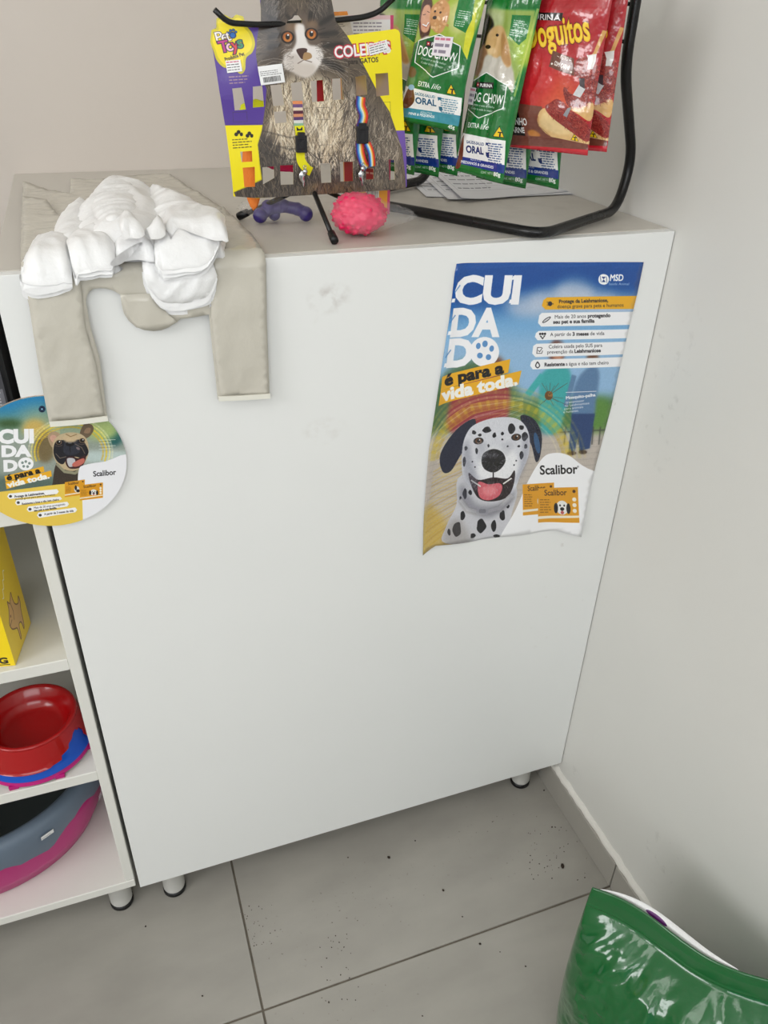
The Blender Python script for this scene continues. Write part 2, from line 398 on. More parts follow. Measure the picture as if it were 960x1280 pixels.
class Canvas:
    def __init__(s, w, h, fn=None, bg=(255, 255, 255)):
        s.w, s.h = w, h; s.a = np.empty((h, w, 3), np.float32); s.a[:] = bg; s.fn = fn; s.k, s.ox, s.oy = 1.0, 0.0, 0.0
        s.clip = None
    @staticmethod
    def quad(w, h, q, bg=(255, 255, 255)):
        """layout coordinates -> canvas through the four corners TL, TR, BR, BL of the print"""
        Hm = homog(q, [(0, 0), (w, 0), (w, h), (0, h)])
        def fn(p):
            o = np.c_[p, np.ones(len(p))] @ Hm.T
            return o[:, :2] / o[:, 2:]
        return Canvas(w, h, fn, bg)
    def ref(s, k, ox, oy): s.k, s.ox, s.oy = k, ox, oy; return s
    def T(s, p):
        p = np.asarray(p, float).reshape(-1, 2) / s.k + (s.ox, s.oy)
        return s.fn(p) if s.fn else p
    def scale(s, x, y):
        q = s.T([(x, y), (x + 1, y), (x, y + 1)]); return (np.linalg.norm(q[1] - q[0]) + np.linalg.norm(q[2] - q[0])) / 2
    def mask(s, rings, ss=2, tri=False):
        R = [s.T(r) * ss for r in rings] if not tri else rings
        if tri:
            P = R * ss; A = P.reshape(-1, 2); B = np.roll(P, -1, 1).reshape(-1, 2)
        else:
            A = np.concatenate(R); B = np.concatenate([np.roll(r, -1, 0) for r in R])
        if not len(A): return None
        x0 = max(int(A[:, 0].min() // ss) - 1, 0); x1 = min(int(A[:, 0].max() // ss) + 2, s.w)
        y0 = max(int(A[:, 1].min() // ss) - 1, 0); y1 = min(int(A[:, 1].max() // ss) + 2, s.h)
        if x1 <= x0 or y1 <= y0: return None
        w, h = (x1 - x0) * ss, (y1 - y0) * ss
        A = A - (x0 * ss, y0 * ss); B = B - (x0 * ss, y0 * ss)
        sw = A[:, 1] > B[:, 1]; A2 = np.where(sw[:, None], B, A); B2 = np.where(sw[:, None], A, B)
        r0 = np.clip(np.ceil(A2[:, 1] - 0.5), 0, h).astype(int); r1 = np.clip(np.ceil(B2[:, 1] - 0.5), 0, h).astype(int)
        n = np.maximum(r1 - r0, 0); idx = np.repeat(np.arange(len(n)), n)
        if not len(idx): return None
        st = np.concatenate([[0], np.cumsum(n)[:-1]]); rows = np.arange(n.sum()) - np.repeat(st, n) + r0[idx]
        t = (rows + 0.5 - A2[idx, 1]) / (B2[idx, 1] - A2[idx, 1]); xs = A2[idx, 0] + (B2[idx, 0] - A2[idx, 0]) * t
        c = np.clip(np.ceil(xs - 0.5), 0, w).astype(int)
        m = np.zeros((h, w + 1), np.int32); np.add.at(m, (rows, c), 1)
        m = (np.cumsum(m, 1)[:, :w] & 1).astype(np.float32)
        m = m.reshape(y1 - y0, ss, x1 - x0, ss).mean((1, 3))
        return x0, y0, x1, y1, m
    def put(s, mk, col, a=1.0):
        if mk is None: return
        x0, y0, x1, y1, m = mk
        m = m * a
        if s.clip is not None: m = m * s.clip[y0:y1, x0:x1]
        m = m[..., None]
        c = np.asarray(col, np.float32)
        if c.ndim == 3: c = c[y0:y1, x0:x1]
        s.a[y0:y1, x0:x1] = s.a[y0:y1, x0:x1] * (1 - m) + c * m
    def fill(s, *rings, c=(0, 0, 0), a=1.0): s.put(s.mask(rings), c, a)
    def soft(s, *rings, c=(0, 0, 0), a=1.0, blur=4):
        full = s.full(rings)
        full = s.box(full, blur); s.put((0, 0, s.w, s.h, full), c, a)
    def full(s, rings):
        f = np.zeros((s.h, s.w), np.float32); mk = s.mask(rings)
        if mk: f[mk[1]:mk[3], mk[0]:mk[2]] = mk[4]
        return f
    @staticmethod
    def box(f, r, n=3):
        r = int(max(1, r))
        for _ in range(n):
            for ax in (0, 1):
                g = np.pad(f, [(r + 1, r) if i == ax else (0, 0) for i in range(f.ndim)], mode='edge')
                c = np.cumsum(g, ax, dtype=np.float64)
                sl = [slice(None)] * f.ndim; sh = [slice(None)] * f.ndim
                sl[ax] = slice(2 * r + 1, None); sh[ax] = slice(0, -(2 * r + 1))
                f = ((c[tuple(sl)] - c[tuple(sh)]) / (2 * r + 1)).astype(np.float32)
        return f
    def blur(s, r): s.a = s.box(s.a, r)
    def smooth(s, pts, c, a=1.0, n=5, blur=0):
        P = [(p.x, p.y) for p in catmull([(x, y, 0) for x, y in pts], n, True)]
        (s.soft(P, c=c, a=a, blur=blur) if blur else s.fill(P, c=c, a=a)); return P
    def ell(s, x, y, rx, ry, c, a=1.0, rot=0, blur=0):
        r = radians(rot); P = [(x + rx * cos(t) * cos(r) - ry * sin(t) * sin(r), y + rx * cos(t) * sin(r) + ry * sin(t) * cos(r)) for t in np.linspace(0, 2 * pi, 28, endpoint=False)]
        (s.soft(P, c=c, a=a, blur=blur) if blur else s.fill(P, c=c, a=a))
    def rect(s, x0, y0, x1, y1, c, a=1.0, r=0, blur=0):
        P = [(x0, y0), (x1, y0), (x1, y1), (x0, y1)]
        if r: P = rrect(x0, y0, x1, y1, r)
        (s.soft(P, c=c, a=a, blur=blur) if blur else s.fill(P, c=c, a=a))
    def line(s, pts, w, c, a=1.0, closed=False):
        pts = [tuple(p) for p in pts]
        if closed: pts.append(pts[0])
        for (x0, y0), (x1, y1) in zip(pts, pts[1:]):
            l = hypot(x1 - x0, y1 - y0) or 1; dx, dy = (x1 - x0) / l * w / 2, (y1 - y0) / l * w / 2
            s.fill([(x0 - dx * .5 - dy, y0 - dy * .5 + dx), (x1 + dx * .5 - dy, y1 + dy * .5 + dx), (x1 + dx * .5 + dy, y1 + dy * .5 - dx), (x0 - dx * .5 + dy, y0 - dy * .5 - dx)], c=c, a=a)
    def text(s, t, x, y, size, c, rot=0, bold=0.0, sx=1.0, width=None, shear=0.0, align='l', out=None, ow=0.03, a=1.0, up=None):
        """baseline at (x, y); size = em height in layout units; width fixes the line's length; up = direction of the glyphs' vertical (deg)"""
        if out is not None: s.text(t, x, y, size, out, rot, bold + ow, sx, width, shear, align, a=a, up=up)
        T_, wd = glyphs(t, bold)
        wd0 = glyphs(t, 0.0)[1]
        if width is not None: sx = width / (wd0 * size)
        if not len(T_): return
        P = T_.copy(); P[..., 0] += P[..., 1] * shear
        if align == 'c': P[..., 0] -= wd0 / 2
        if align == 'r': P[..., 0] -= wd0
        r = radians(rot); ur = radians(up) if up is not None else r
        ax = (cos(r) * size * sx, sin(r) * size * sx); ay = (sin(ur) * size, -cos(ur) * size)
        X = x + P[..., 0] * ax[0] + P[..., 1] * ay[0]; Y = y + P[..., 0] * ax[1] + P[..., 1] * ay[1]
        Q = s.T(np.stack([X, Y], -1).reshape(-1, 2)).reshape(-1, 3, 2)
        s.put(s.mask(Q, 3, tri=True), c, a)
    def lines(s, x0, y0, x1, y1, n, c, rot=0, th=0.35, a=0.8, seed=1, fill=0.9):
        """block of tiny unreadable print"""
        rg = random.Random(seed); h = (y1 - y0) / n; r = radians(rot)
        for i in range(n):
            x = x0; yy = y0 + (i + 0.5) * h; xe = x0 + (x1 - x0) * rg.uniform(fill - 0.15, fill + 0.1)
            while x < xe:
                l = rg.uniform(1.2, 4.0) * h * 0.5
                ax, ay = x - x0, yy - y0; bx = min(x + l, xe) - x0
                P = [(ax, ay - h * th / 2), (bx, ay - h * th / 2), (bx, ay + h * th / 2), (ax, ay + h * th / 2)]
                s.fill([(x0 + px * cos(r) - py * sin(r), y0 + px * sin(r) + py * cos(r)) for px, py in P], c=c, a=a)
                x += l + h * 0.28
    def noise(s, amp, cell=8, seed=0, m=None):
        rg = np.random.default_rng(seed); g = rg.random((s.h // cell + 3, s.w // cell + 3)).astype(np.float32)
        yy = np.arange(s.h) / cell; xx = np.arange(s.w) / cell; yi = yy.astype(int); xi = xx.astype(int); fy = (yy - yi)[:, None]; fx = (xx - xi)[None]
        v = g[yi][:, xi] * (1 - fy) * (1 - fx) + g[yi][:, xi + 1] * (1 - fy) * fx + g[yi + 1][:, xi] * fy * (1 - fx) + g[yi + 1][:, xi + 1] * fy * fx
        d = ((v - 0.5) * 2 * amp)[..., None]
        s.a = s.a + (d if m is None else d * m[..., None])
    def hairs(s, ring, n, ln, ang, cols, a=0.6, seed=0, jit=20, wd=1):
        """fur strokes inside an outline; ang = function(x, y) -> degrees, or a number"""
        rg = np.random.default_rng(seed); R = np.array(ring, float); lo, hi = R.min(0), R.max(0)
        x = rg.uniform(lo[0], hi[0], n * 2); y = rg.uniform(lo[1], hi[1], n * 2); k = inside(ring, x, y); x, y = x[k][:n], y[k][:n]; m = len(x)
        an = np.array([ang(p, q) for p, q in zip(x, y)]) if callable(ang) else np.full(m, float(ang))
        an = np.radians(an + rg.normal(0, jit, m)); cu = rg.normal(0, 0.16, m); L = ln * rg.uniform(0.5, 1.3, m); C = np.asarray(cols, np.float32)[rg.integers(0, len(cols), m)]
        steps = max(4, int(ln * s.scale(*R.mean(0)) * 1.3))
        for i in range(steps):
            t = i / steps; px = x + np.cos(an + cu * t) * L * t; py = y + np.sin(an + cu * t) * L * t
            q = s.T(np.c_[px, py]); xi = q[:, 0].astype(int); yi = q[:, 1].astype(int); al = a * (1 - t * 0.7)
            for ox in range(wd):
                ok = (xi + ox >= 0) & (xi + ox < s.w) & (yi >= 0) & (yi < s.h)
                if s.clip is not None: ok &= s.clip[np.clip(yi, 0, s.h - 1), np.clip(xi + ox, 0, s.w - 1)] > 0.5
                X, Y = xi[ok] + ox, yi[ok]; s.a[Y, X] = s.a[Y, X] * (1 - al) + C[ok] * al
    def image(s, name):
        im = bpy.data.images.new(name, s.w, s.h, alpha=False)
        px = np.ones((s.h, s.w, 4), np.float32); px[..., :3] = np.clip(s.a, 0, 255)[::-1] / 255
        im.pixels.foreach_set(px.ravel()); im.update(); im.pack(); return im
def rrect(x0, y0, x1, y1, r, n=5):
    P = []
    for cx, cy, a0 in ((x1 - r, y0 + r, -90), (x1 - r, y1 - r, 0), (x0 + r, y1 - r, 90), (x0 + r, y0 + r, 180)):
        for i in range(n + 1):
            a = radians(a0 + 90 * i / n); P.append((cx + r * cos(a), cy + r * sin(a)))
    return P
def print_mat(name, cv, rough=0.35, coat=0.0, bump=0.0, bscale=60.0, spec=0.5):
    m = bpy.data.materials.new(name); m.use_nodes = True; N = m.node_tree.nodes; L = m.node_tree.links; b = N['Principled BSDF']
    t = N.new('ShaderNodeTexImage'); t.image = cv.image(name); t.extension = 'EXTEND'; t.interpolation = 'Cubic' if cv.w < 300 else 'Linear'
    L.new(t.outputs[0], b.inputs['Base Color']); b.inputs['Roughness'].default_value = rough; b.inputs['Coat Weight'].default_value = coat; b.inputs['Coat Roughness'].default_value = 0.12
    b.inputs['Specular IOR Level'].default_value = spec
    if bump:
        tc = N.new('ShaderNodeTexCoord'); nz = N.new('ShaderNodeTexNoise'); nz.inputs['Scale'].default_value = bscale; nz.inputs['Detail'].default_value = 3
        L.new(tc.outputs['Object'], nz.inputs['Vector']); bp = N.new('ShaderNodeBump'); bp.inputs['Strength'].default_value = bump; bp.inputs['Distance'].default_value = 0.004
        L.new(nz.outputs[0], bp.inputs['Height']); L.new(bp.outputs[0], b.inputs['Normal']); L.new(bp.outputs[0], b.inputs['Coat Normal'])
    return m
def front_plane(u, v, y=0.0):
    p = hit(u, v, (0, y, 0), (0, 1, 0)); return p[0], p[2]
# ================================================================== POSTER on the counter front
def slab_word(cv, t, x, y, size, c, width, rot, up):
    cv.text(t, x, y, size, c, rot=rot, up=up, bold=0.055, width=width)
def paw_o(cv, x, y, r, bg, k=1.0):
    """paw print inside the letter O"""
    cv.ell(x, y + r * 0.28 * k, r * 0.30, r * 0.26, (255, 255, 255))
    for dx, dy in ((-0.42, 0.02), (-0.16, -0.34), (0.2, -0.36), (0.46, -0.02)):
        cv.ell(x + dx * r, y + dy * r * k, r * 0.17, r * 0.22, (255, 255, 255))
def pack_icon(cv, x0, y0, x1, y1, rot, kind=0):
    w, h = x1 - x0, y1 - y0
    def q(a, b): return (x0 + a * w + b * h * 0.0 + (1 - b) * w * 0.10 * 0 , y0 + b * h - a * h * rot)
    cv.fill([q(0, 0), q(1, 0), q(1, 1), q(0, 1)], c=(226, 158, 30))
    cv.fill([q(0, .82), q(1, .8), q(1, .86), q(0, .9)], c=(246, 236, 214))
    cv.text('Scalibor', *q(.16, .22), h * 0.24, (60, 38, 12), rot=-rot * 40, width=w * .56, bold=0.01)
    cv.ell(*q(.9, .12), w * .04, w * .04, (80, 50, 20))
    cv.lines(*q(.05, .3), *q(.34, .75), 6, (120, 80, 20), seed=3)
    c = q(.6, .58)
    if kind == 0:
        cv.ell(c[0], c[1], w * .15, h * .2, (240, 238, 234)); cv.ell(c[0] - w * .15, c[1] + h * .02, w * .05, h * .15, (30, 26, 26)); cv.ell(c[0] + w * .15, c[1] + h * .02, w * .05, h * .15, (30, 26, 26))
        cv.ell(c[0], c[1] + h * .04, w * .05, h * .05, (20, 18, 18)); cv.ell(c[0] - w * .05, c[1] - h * .06, w * .02, h * .03, (20, 18, 18)); cv.ell(c[0] + w * .05, c[1] - h * .06, w * .02, h * .03, (20, 18, 18)); cv.ell(c[0], c[1] + h * .14, w * .04, h * .05, (190, 90, 90))
    else:
        cv.ell(c[0], c[1], w * .13, h * .2, (230, 226, 220)); cv.ell(c[0] - w * .05, c[1] - h * .1, w * .06, h * .16, (30, 26, 26)); cv.ell(c[0] + w * .06, c[1] + h * .1, w * .09, h * .1, (30, 26, 26))
    if kind == 0:
        for i in range(3): cv.ell(*q(.9, .35 + .16 * i), w * .05, w * .05, (250, 240, 220))
def msd_logo(cv, x, y, r, c=(255, 255, 255), k=(20, 60, 130)):
    cv.smooth([(x - r, y), (x - r * .7, y - r * .75), (x, y - r * 1.0), (x + r * .75, y - r * .7), (x + r, y), (x + r * .7, y + r * .75), (x, y + r), (x - r * .75, y + r * .7)], c)
    cv.fill([(x - r * .38, y - r * .5), (x + r * .38, y - r * .5), (x, y)], c=k); cv.fill([(x - r * .38, y + r * .5), (x + r * .38, y + r * .5), (x, y)], c=k)
    cv.line([(x - r * .62, y - r * .62), (x - r * .5, y + r * .5)], r * .1, k); cv.line([(x + r * .5, y - r * .5), (x + r * .62, y + r * .62)], r * .1, k)

PX0, PX1, PZ0, PZ1 = 0.485, 0.815, 0.655, 1.145      # the sheet's bounding rectangle on the panel
def poster_fn(p):
    o = []
    for u, v in p:
        x, z = front_plane(u, v); o.append(((x - PX0) / (PX1 - PX0) * 720, (PZ1 - z) / (PZ1 - PZ0) * 1069))
    return np.array(o)
def fast_plane_fn(p0, n, ax, ay, x0, y1, kx, ky):
    p0 = np.asarray(p0, float); n = np.asarray(n, float); ax = np.asarray(ax, float); ay = np.asarray(ay, float)
    def fn(p):
        d = C_F + np.outer((p[:, 0] - 480) / FPX, C_R) - np.outer((p[:, 1] - 640) / FPX, C_U)
        X = CAM + d * (((p0 - CAM) @ n) / (d @ n))[:, None]
        return np.c_[((X - p0) @ ax - x0) * kx, (y1 - (X - p0) @ ay) * ky]
    return fn
cv = Canvas(760, 1128, fast_plane_fn((0, 0, 0), (0, 1, 0), (1, 0, 0), (0, 0, 1), PX0, PZ1, 760 / (PX1 - PX0), 1128 / (PZ1 - PZ0)), bg=(40, 110, 180)).ref(3.0, 510, 310)
R0 = cv.rect
# blurred park background
cv.fill([(0, 0), (960, 0), (960, 260), (0, 260)], c=(14, 78, 158))
cv.fill([(0, 250), (960, 200), (960, 620), (0, 620)], c=(120, 176, 222))
cv.fill([(0, 330), (960, 330), (960, 620), (0, 620)], c=(150, 190, 226))
cv.blur(26)
for x, y, rx, ry, a in ((620, 170, 75, 50, .8), (540, 190, 90, 40, .7), (700, 195, 80, 40, .7), (440, 210, 80, 40, .6), (800, 210, 90, 40, .5), (620, 230, 240, 35, .55)):
    cv.ell(x, y, rx, ry, (206, 214, 228), a=a, blur=14)
cv.rect(60, 560, 960, 690, (70, 120, 70), blur=16)
cv.smooth([(60, 560), (130, 470), (230, 420), (330, 430), (400, 520), (420, 640), (60, 700)], (78, 112, 72), blur=12)
cv.smooth([(640, 600), (720, 560), (790, 620), (780, 720), (650, 720)], (92, 140, 60), blur=10)
cv.rect(40, 690, 960, 1180, (196, 186, 176), blur=12)
for i in range(9): cv.line([(40, 760 + i * 26), (800, 715 + i * 22)], 2.5, (160, 150, 142), a=.6)
for i in range(7): cv.line([(590 + i * 26, 670), (584 + i * 26, 735)], 5, (60, 62, 58), a=.85)
cv.line([(560, 690), (760, 680)], 5, (60, 62, 58), a=.85)
# people out of focus
cv.smooth([(150, 600), (190, 520), (260, 480), (350, 480), (380, 540), (370, 640), (330, 680), (160, 690)], (150, 50, 62), blur=5)
cv.ell(332, 440, 26, 34, (120, 70, 48), blur=6)
cv.smooth([(500, 470), (560, 440), (600, 450), (612, 520), (590, 600), (560, 690), (500, 680), (490, 560)], (60, 170, 172), blur=4)
cv.line([(500, 480), (450, 545)], 24, (64, 176, 176)); cv.ell(556, 388, 30, 44, (110, 60, 44), blur=5); cv.ell(560, 400, 20, 26, (196, 140, 112), blur=4)
cv.smooth([(640, 480), (690, 440), (715, 470), (705, 560), (690, 640), (620, 640), (612, 560)], (92, 128, 168), blur=4)
cv.fill([(612, 620), (700, 620), (680, 750), (640, 760), (640, 690), (622, 770), (600, 765)], c=(36, 66, 116)); cv.ell(690, 412, 22, 26, (120, 84, 66), blur=4)
cv.line([(620, 480), (590, 590)], 18, (96, 132, 170)); cv.ell(612, 768, 18, 8, (60, 44, 36)); cv.ell(654, 764, 16, 8, (60, 44, 36))
# golden protective swirl
for r, c, a, w_ in ((0, (226, 196, 50), .40, 24), (22, (250, 236, 150), .35, 8), (-20, (204, 168, 40), .35, 12), (40, (196, 190, 80), .25, 14), (-40, (250, 240, 190), .30, 5), (60, (220, 190, 90), .2, 8)):
    P = [(345 + (258 + r) * cos(t), 800 + (222 + r) * sin(t)) for t in np.linspace(pi * 1.02, pi * 1.98, 26)]
    cv.line(P, w_, c, a=a)
for i in range(16):
    y = 600 + i * 11; cv.line([(80 + i * 3, y + 90), (220 + i * 8, y - 14), (430, 560 + i * 6)], 3, [(240, 214, 90), (252, 246, 210), (210, 170, 60)][i % 3], a=.45)
for i in range(22):
    cv.line([(50 + i * 2, 1130 - i * 14), (140 + i * 10, 1060 - i * 16), (330 + i * 6, 960 - i * 10)], 4, [(222, 176, 30), (240, 214, 110), (170, 120, 20)][i % 3], a=.4)
cv.smooth([(40, 1150), (60, 960), (130, 1010), (180, 1100), (340, 1090), (350, 1150)], (206, 160, 30), a=.5, blur=10)
cv.a = cv.a * .5 + cv.box(cv.a, 3) * .5
# dalmatian
blk, wht = (22, 22, 30), (218, 219, 226)
cv.smooth([(250, 640), (180, 680), (120, 770), (128, 836), (160, 835), (200, 770), (240, 720)], (34, 38, 58))
cv.smooth([(420, 628), (470, 640), (500, 700), (494, 780), (478, 800), (462, 740), (440, 700)], (30, 34, 52)); cv.ell(482, 730, 10, 40, (60, 110, 160), a=.7, rot=-10)
cv.smooth([(200, 850), (180, 960), (140, 1040), (135, 1100), (330, 1090), (390, 980), (392, 880)], (206, 206, 212))
cv.smooth([(250, 660), (330, 634), (410, 640), (450, 690), (452, 770), (420, 850), (392, 915), (340, 945), (285, 945), (236, 900), (204, 850), (202, 760), (216, 700)], wht)
cv.smooth([(280, 760), (350, 740), (410, 780), (400, 850), (330, 870), (262, 850)], (246, 246, 248), a=.8, blur=6)
cv.smooth([(340, 700), (352, 760), (330, 780), (300, 770)], (206, 208, 216), a=.5, blur=6)
for x, y, rx, ry, r in ((294, 680, 16, 11, -20), (322, 700, 7, 10, 30), (268, 700, 7, 5, 0), (386, 676, 14, 18, 20), (424, 672, 9, 10, 0), (352, 694, 6, 6, 0), (436, 706, 12, 16, 0), (246, 690, 8, 8, 0), (352, 716, 4, 4, 0), (414, 742, 5, 5, 0), (256, 760, 5, 12, 30), (300, 740, 4, 6, 40), (424, 776, 8, 14, 10), (210, 800, 6, 18, 0), (216, 750, 6, 8, 0), (440, 742, 6, 10, 0), (372, 742, 4, 4, 0), (240, 800, 3, 3, 0), (250, 820, 3, 3, 0), (396, 812, 3, 3, 0), (404, 796, 3, 3, 0),
                      (212, 920, 8, 18, 0), (232, 915, 7, 9, 0), (202, 1000, 9, 18, 0), (180, 1050, 16, 28, -10), (240, 1075, 10, 10, 0), (272, 1040, 18, 24, 10), (320, 1040, 10, 20, 20), (196, 940, 5, 10, 0), (352, 1000, 10, 22, 30), (150, 1060, 6, 12, 0), (380, 940, 5, 10, 10), (330, 1078, 12, 6, 0), (372, 965, 6, 8, 0)):
    cv.smooth([(x + rx * cos(t + radians(r)) * (1 + .16 * sin(3 * t + x)), y + ry * sin(t + radians(r)) * (1 + .16 * cos(2 * t + y))) for t in np.linspace(0, 2 * pi, 9)[:-1]], blk, n=3)
for x, y in ((263, 722), (404, 708)):
    cv.ell(x, y, 19, 13, (30, 26, 28), rot=-8); cv.ell(x, y, 12, 10, (96, 62, 40)); cv.ell(x, y, 6, 7, (10, 8, 8)); cv.ell(x + 4, y - 4, 2.5, 2.5, (250, 250, 250))
cv.smooth([(274, 800), (282, 768), (318, 752), (352, 764), (364, 796), (346, 826), (318, 840), (286, 828)], (24, 22, 26)); cv.ell(316, 776, 24, 8, (92, 92, 100), a=.6, blur=4); cv.ell(298, 808, 7, 9, (4, 4, 6)); cv.ell(338, 808, 7, 9, (4, 4, 6))
cv.line([(318, 838), (318, 858)], 5, (30, 26, 28))
cv.smooth([(226, 842), (262, 868), (318, 858), (372, 862), (398, 832), (396, 880), (372, 930), (320, 948), (268, 940), (240, 900)], (36, 22, 26))
cv.smooth([(262, 876), (300, 884), (340, 880), (352, 896), (338, 928), (300, 944), (266, 930)], (212, 96, 108)); cv.smooth([(280, 896), (320, 892), (330, 914), (300, 928), (280, 918)], (236, 140, 146), a=.8, blur=4)
cv.line([(236, 870), (270, 892)], 5, (240, 238, 232)); cv.line([(356, 882), (386, 862)], 5, (240, 238, 232))
cv.line([(198, 946), (222, 980), (280, 992), (340, 976), (388, 930)], 26, (196, 194, 196)); cv.line([(198, 946), (222, 978), (280, 990), (340, 974), (388, 928)], 12, (222, 220, 222)); cv.rect(254, 970, 300, 1000, (206, 206, 210), r=8); cv.rect(264, 977, 290, 992, (150, 150, 156), r=5)
cv.smooth([(205, 760), (225, 720), (240, 800), (262, 880), (250, 910), (212, 860)], (120, 122, 138), a=.5, blur=7)
cv.smooth([(452, 700), (430, 720), (424, 800), (400, 880), (420, 860), (450, 780)], (120, 122, 138), a=.45, blur=7)
cv.smooth([(260, 720), (300, 742), (290, 780), (262, 800)], (150, 152, 164), a=.4, blur=6); cv.smooth([(350, 735), (390, 730), (384, 760), (362, 780)], (150, 152, 164), a=.35, blur=6)
cv.smooth([(200, 880), (260, 960), (360, 950), (392, 900), (388, 950), (300, 1010), (200, 960)], (90, 90, 104), a=.5, blur=8)
cv.smooth([(140, 1040), (190, 1010), (230, 1110), (130, 1110)], (130, 120, 110), a=.4, blur=10)
dal = [(250, 660), (330, 634), (410, 640), (450, 690), (452, 770), (420, 850), (392, 915), (285, 945), (204, 850), (202, 760)]
cv.hairs(dal, 900, 14, lambda x, y: math.degrees(math.atan2(y - 800, x - 318)), [(250, 250, 252), (200, 202, 210), (180, 182, 192)], a=.3, seed=5)
cv.noise(5, 3, 4)
# white corner with the packs
cv.smooth([(335, 1100), (400, 980), (450, 870), (500, 790), (540, 768), (600, 776), (700, 836), (980, 900), (980, 1200), (335, 1200)], (250, 250, 252), n=6)
cv.text('Scalibor', 493, 848, 48, (16, 16, 18), rot=-2, width=140, bold=0.022); cv.text('®', 632, 822, 10, (16, 16, 18))
pack_icon(cv, 428, 885, 546, 1000, .06, 1); pack_icon(cv, 486, 900, 634, 1028, .05, 0)
# headline
SK = 7
for t, x, y, w_ in (('CUI', 166, 204, 240), ('DA', 150, 326, 182), ('D', 135, 440, 96)):
    cv.text(t, x, y, 142, (252, 252, 255), rot=0, up=SK, bold=0.05, width=w_)
for x0, y0, x1, y1 in ((160, 150, 190, 200), (146, 270, 178, 322), (132, 395, 160, 442), (392, 98, 412, 118), (380, 186, 400, 206)): cv.fill([(x0, y1 - 14), (x0 + 14, y1 - 14), (x0 + 10, y1), (x0 - 4, y1)], c=(252, 252, 255))
for y_, xs in ((150, (170, 405)), (262, (152, 340)), (392, (135, 230))): cv.line([(xs[0], y_ + 14), (xs[0] + 22, y_ - 12)], 5, (70, 130, 196), a=.7)
cv.ell(285, 388, 55, 56, (252, 252, 255), rot=8)
for x, y, rx, ry in ((287, 358, 14, 16), (312, 376, 12, 15), (262, 366, 12, 15), (300, 408, 14, 14), (268, 402, 15, 14)): cv.ell(x, y, rx * .72, ry * .78, (96, 150, 206), rot=10)
gold = (240, 178, 32)
cv.fill([(122, 478), (382, 415), (374, 466), (116, 532)], c=gold); cv.fill([(116, 532), (424, 458), (412, 510), (108, 586)], c=gold)
cv.text('é para a', 134, 514, 58, (18, 16, 14), rot=-12, bold=0.05, width=226, shear=.12)
cv.text('vida toda.', 126, 570, 62, (252, 250, 244), rot=-12, bold=0.055, width=286, shear=.12)
# info strips
ink = (40, 38, 44)
cv.fill([(520, 184), (980, 176), (980, 226), (514, 230), (500, 216), (506, 194)], c=gold)
cv.fill([(500, 242), (980, 236), (980, 284), (498, 294), (486, 280), (490, 252)], c=(250, 250, 252))
cv.fill([(488, 310), (980, 300), (980, 333), (484, 345), (474, 332), (478, 318)], c=(250, 250, 252))
cv.fill([(480, 358), (980, 346), (980, 392), (476, 408), (464, 394), (468, 366)], c=(250, 250, 252))
cv.fill([(470, 418), (980, 402), (980, 438), (466, 454), (456, 440), (460, 426)], c=(250, 250, 252))
T2 = dict(shear=.05)
cv.text('Protege da Leishmaniose,', 564, 206, 19, ink, rot=-1.5, bold=.03, width=184); cv.text('doença grave para pets e humanos', 558, 225, 19, ink, rot=-1.5, width=248)
cv.text('Mais de 20 anos', 548, 264, 19, ink, rot=-1.8, width=118); cv.text('protegendo', 672, 260, 19, ink, rot=-1.8, bold=.035, width=84); cv.text('seu pet e sua família', 543, 283, 19, ink, rot=-1.8, bold=.035, width=154)
cv.text('A partir de', 532, 330, 19, ink, rot=-1.5, width=78); cv.text('3 meses', 615, 328, 19, ink, rot=-1.5, bold=.035, width=60); cv.text('de vida', 680, 326, 19, ink, rot=-1.5, width=54)
cv.text('Coleira usada pelo SUS para', 526, 376, 19, ink, rot=-2, width=200); cv.text('prevenção da', 520, 396, 19, ink, rot=-2, width=98); cv.text('Leishmaniose', 622, 392, 19, ink, rot=-2, bold=.035, width=98)
cv.text('Resistente', 510, 443, 19, ink, rot=-2, bold=.035, width=76); cv.text('a água e não tem cheiro', 590, 440, 19, ink, rot=-2, width=160)
cv.ell(531, 208, 8, 9, ink); [cv.line([(519, 200 + 5 * i), (543, 210 - 3 * i + 2 * i)], 1.6, ink) for i in range(4)]
cv.ell(518, 268, 19, 6, ink, rot=-35); cv.ell(518, 268, 15, 3, (220, 220, 222), rot=-35)
for dx in (-9, 0, 9): cv.ell(503 + dx, 321, 4.5, 4.5, ink)
cv.fill([(492, 328), (514, 327), (503, 342)], c=ink); cv.ell(503, 331, 4, 4, (240, 240, 240))
cv.line([(500, 372), (484, 372), (481, 394), (500, 394), (503, 384)], 2.2, ink); cv.line([(487, 383), (492, 388), (502, 374)], 2.4, ink)
cv.smooth([(484, 424), (494, 440), (484, 450), (475, 440)], ink); cv.smooth([(484, 430), (490, 440), (484, 446), (479, 440)], (250, 250, 252))
msd_logo(cv, 732, 117, 20); cv.text('MSD', 754, 122, 34, (255, 255, 255), bold=.03, width=50, shear=.15); cv.text('Saúde Animal', 750, 138, 13, (200, 220, 240), width=76, shear=.1)
cv.line([(590, 540), (704, 536)], 2, (250, 250, 250))
cv.text('Mosquito-palha', 590, 566, 16, (252, 252, 252), rot=-6, bold=.03, width=112)
for i, t in enumerate(('transmissor', 'da Leishmaniose', 'para animais', 'e humanos.')): cv.text(t, 590 - i * 3, 582 + i * 12, 13, (244, 246, 250), rot=-6, width=(70, 92, 72, 58)[i])
cv.ell(526, 552, 15, 17, (110, 70, 26)); cv.ell(532, 548, 9, 11, (160, 110, 50))
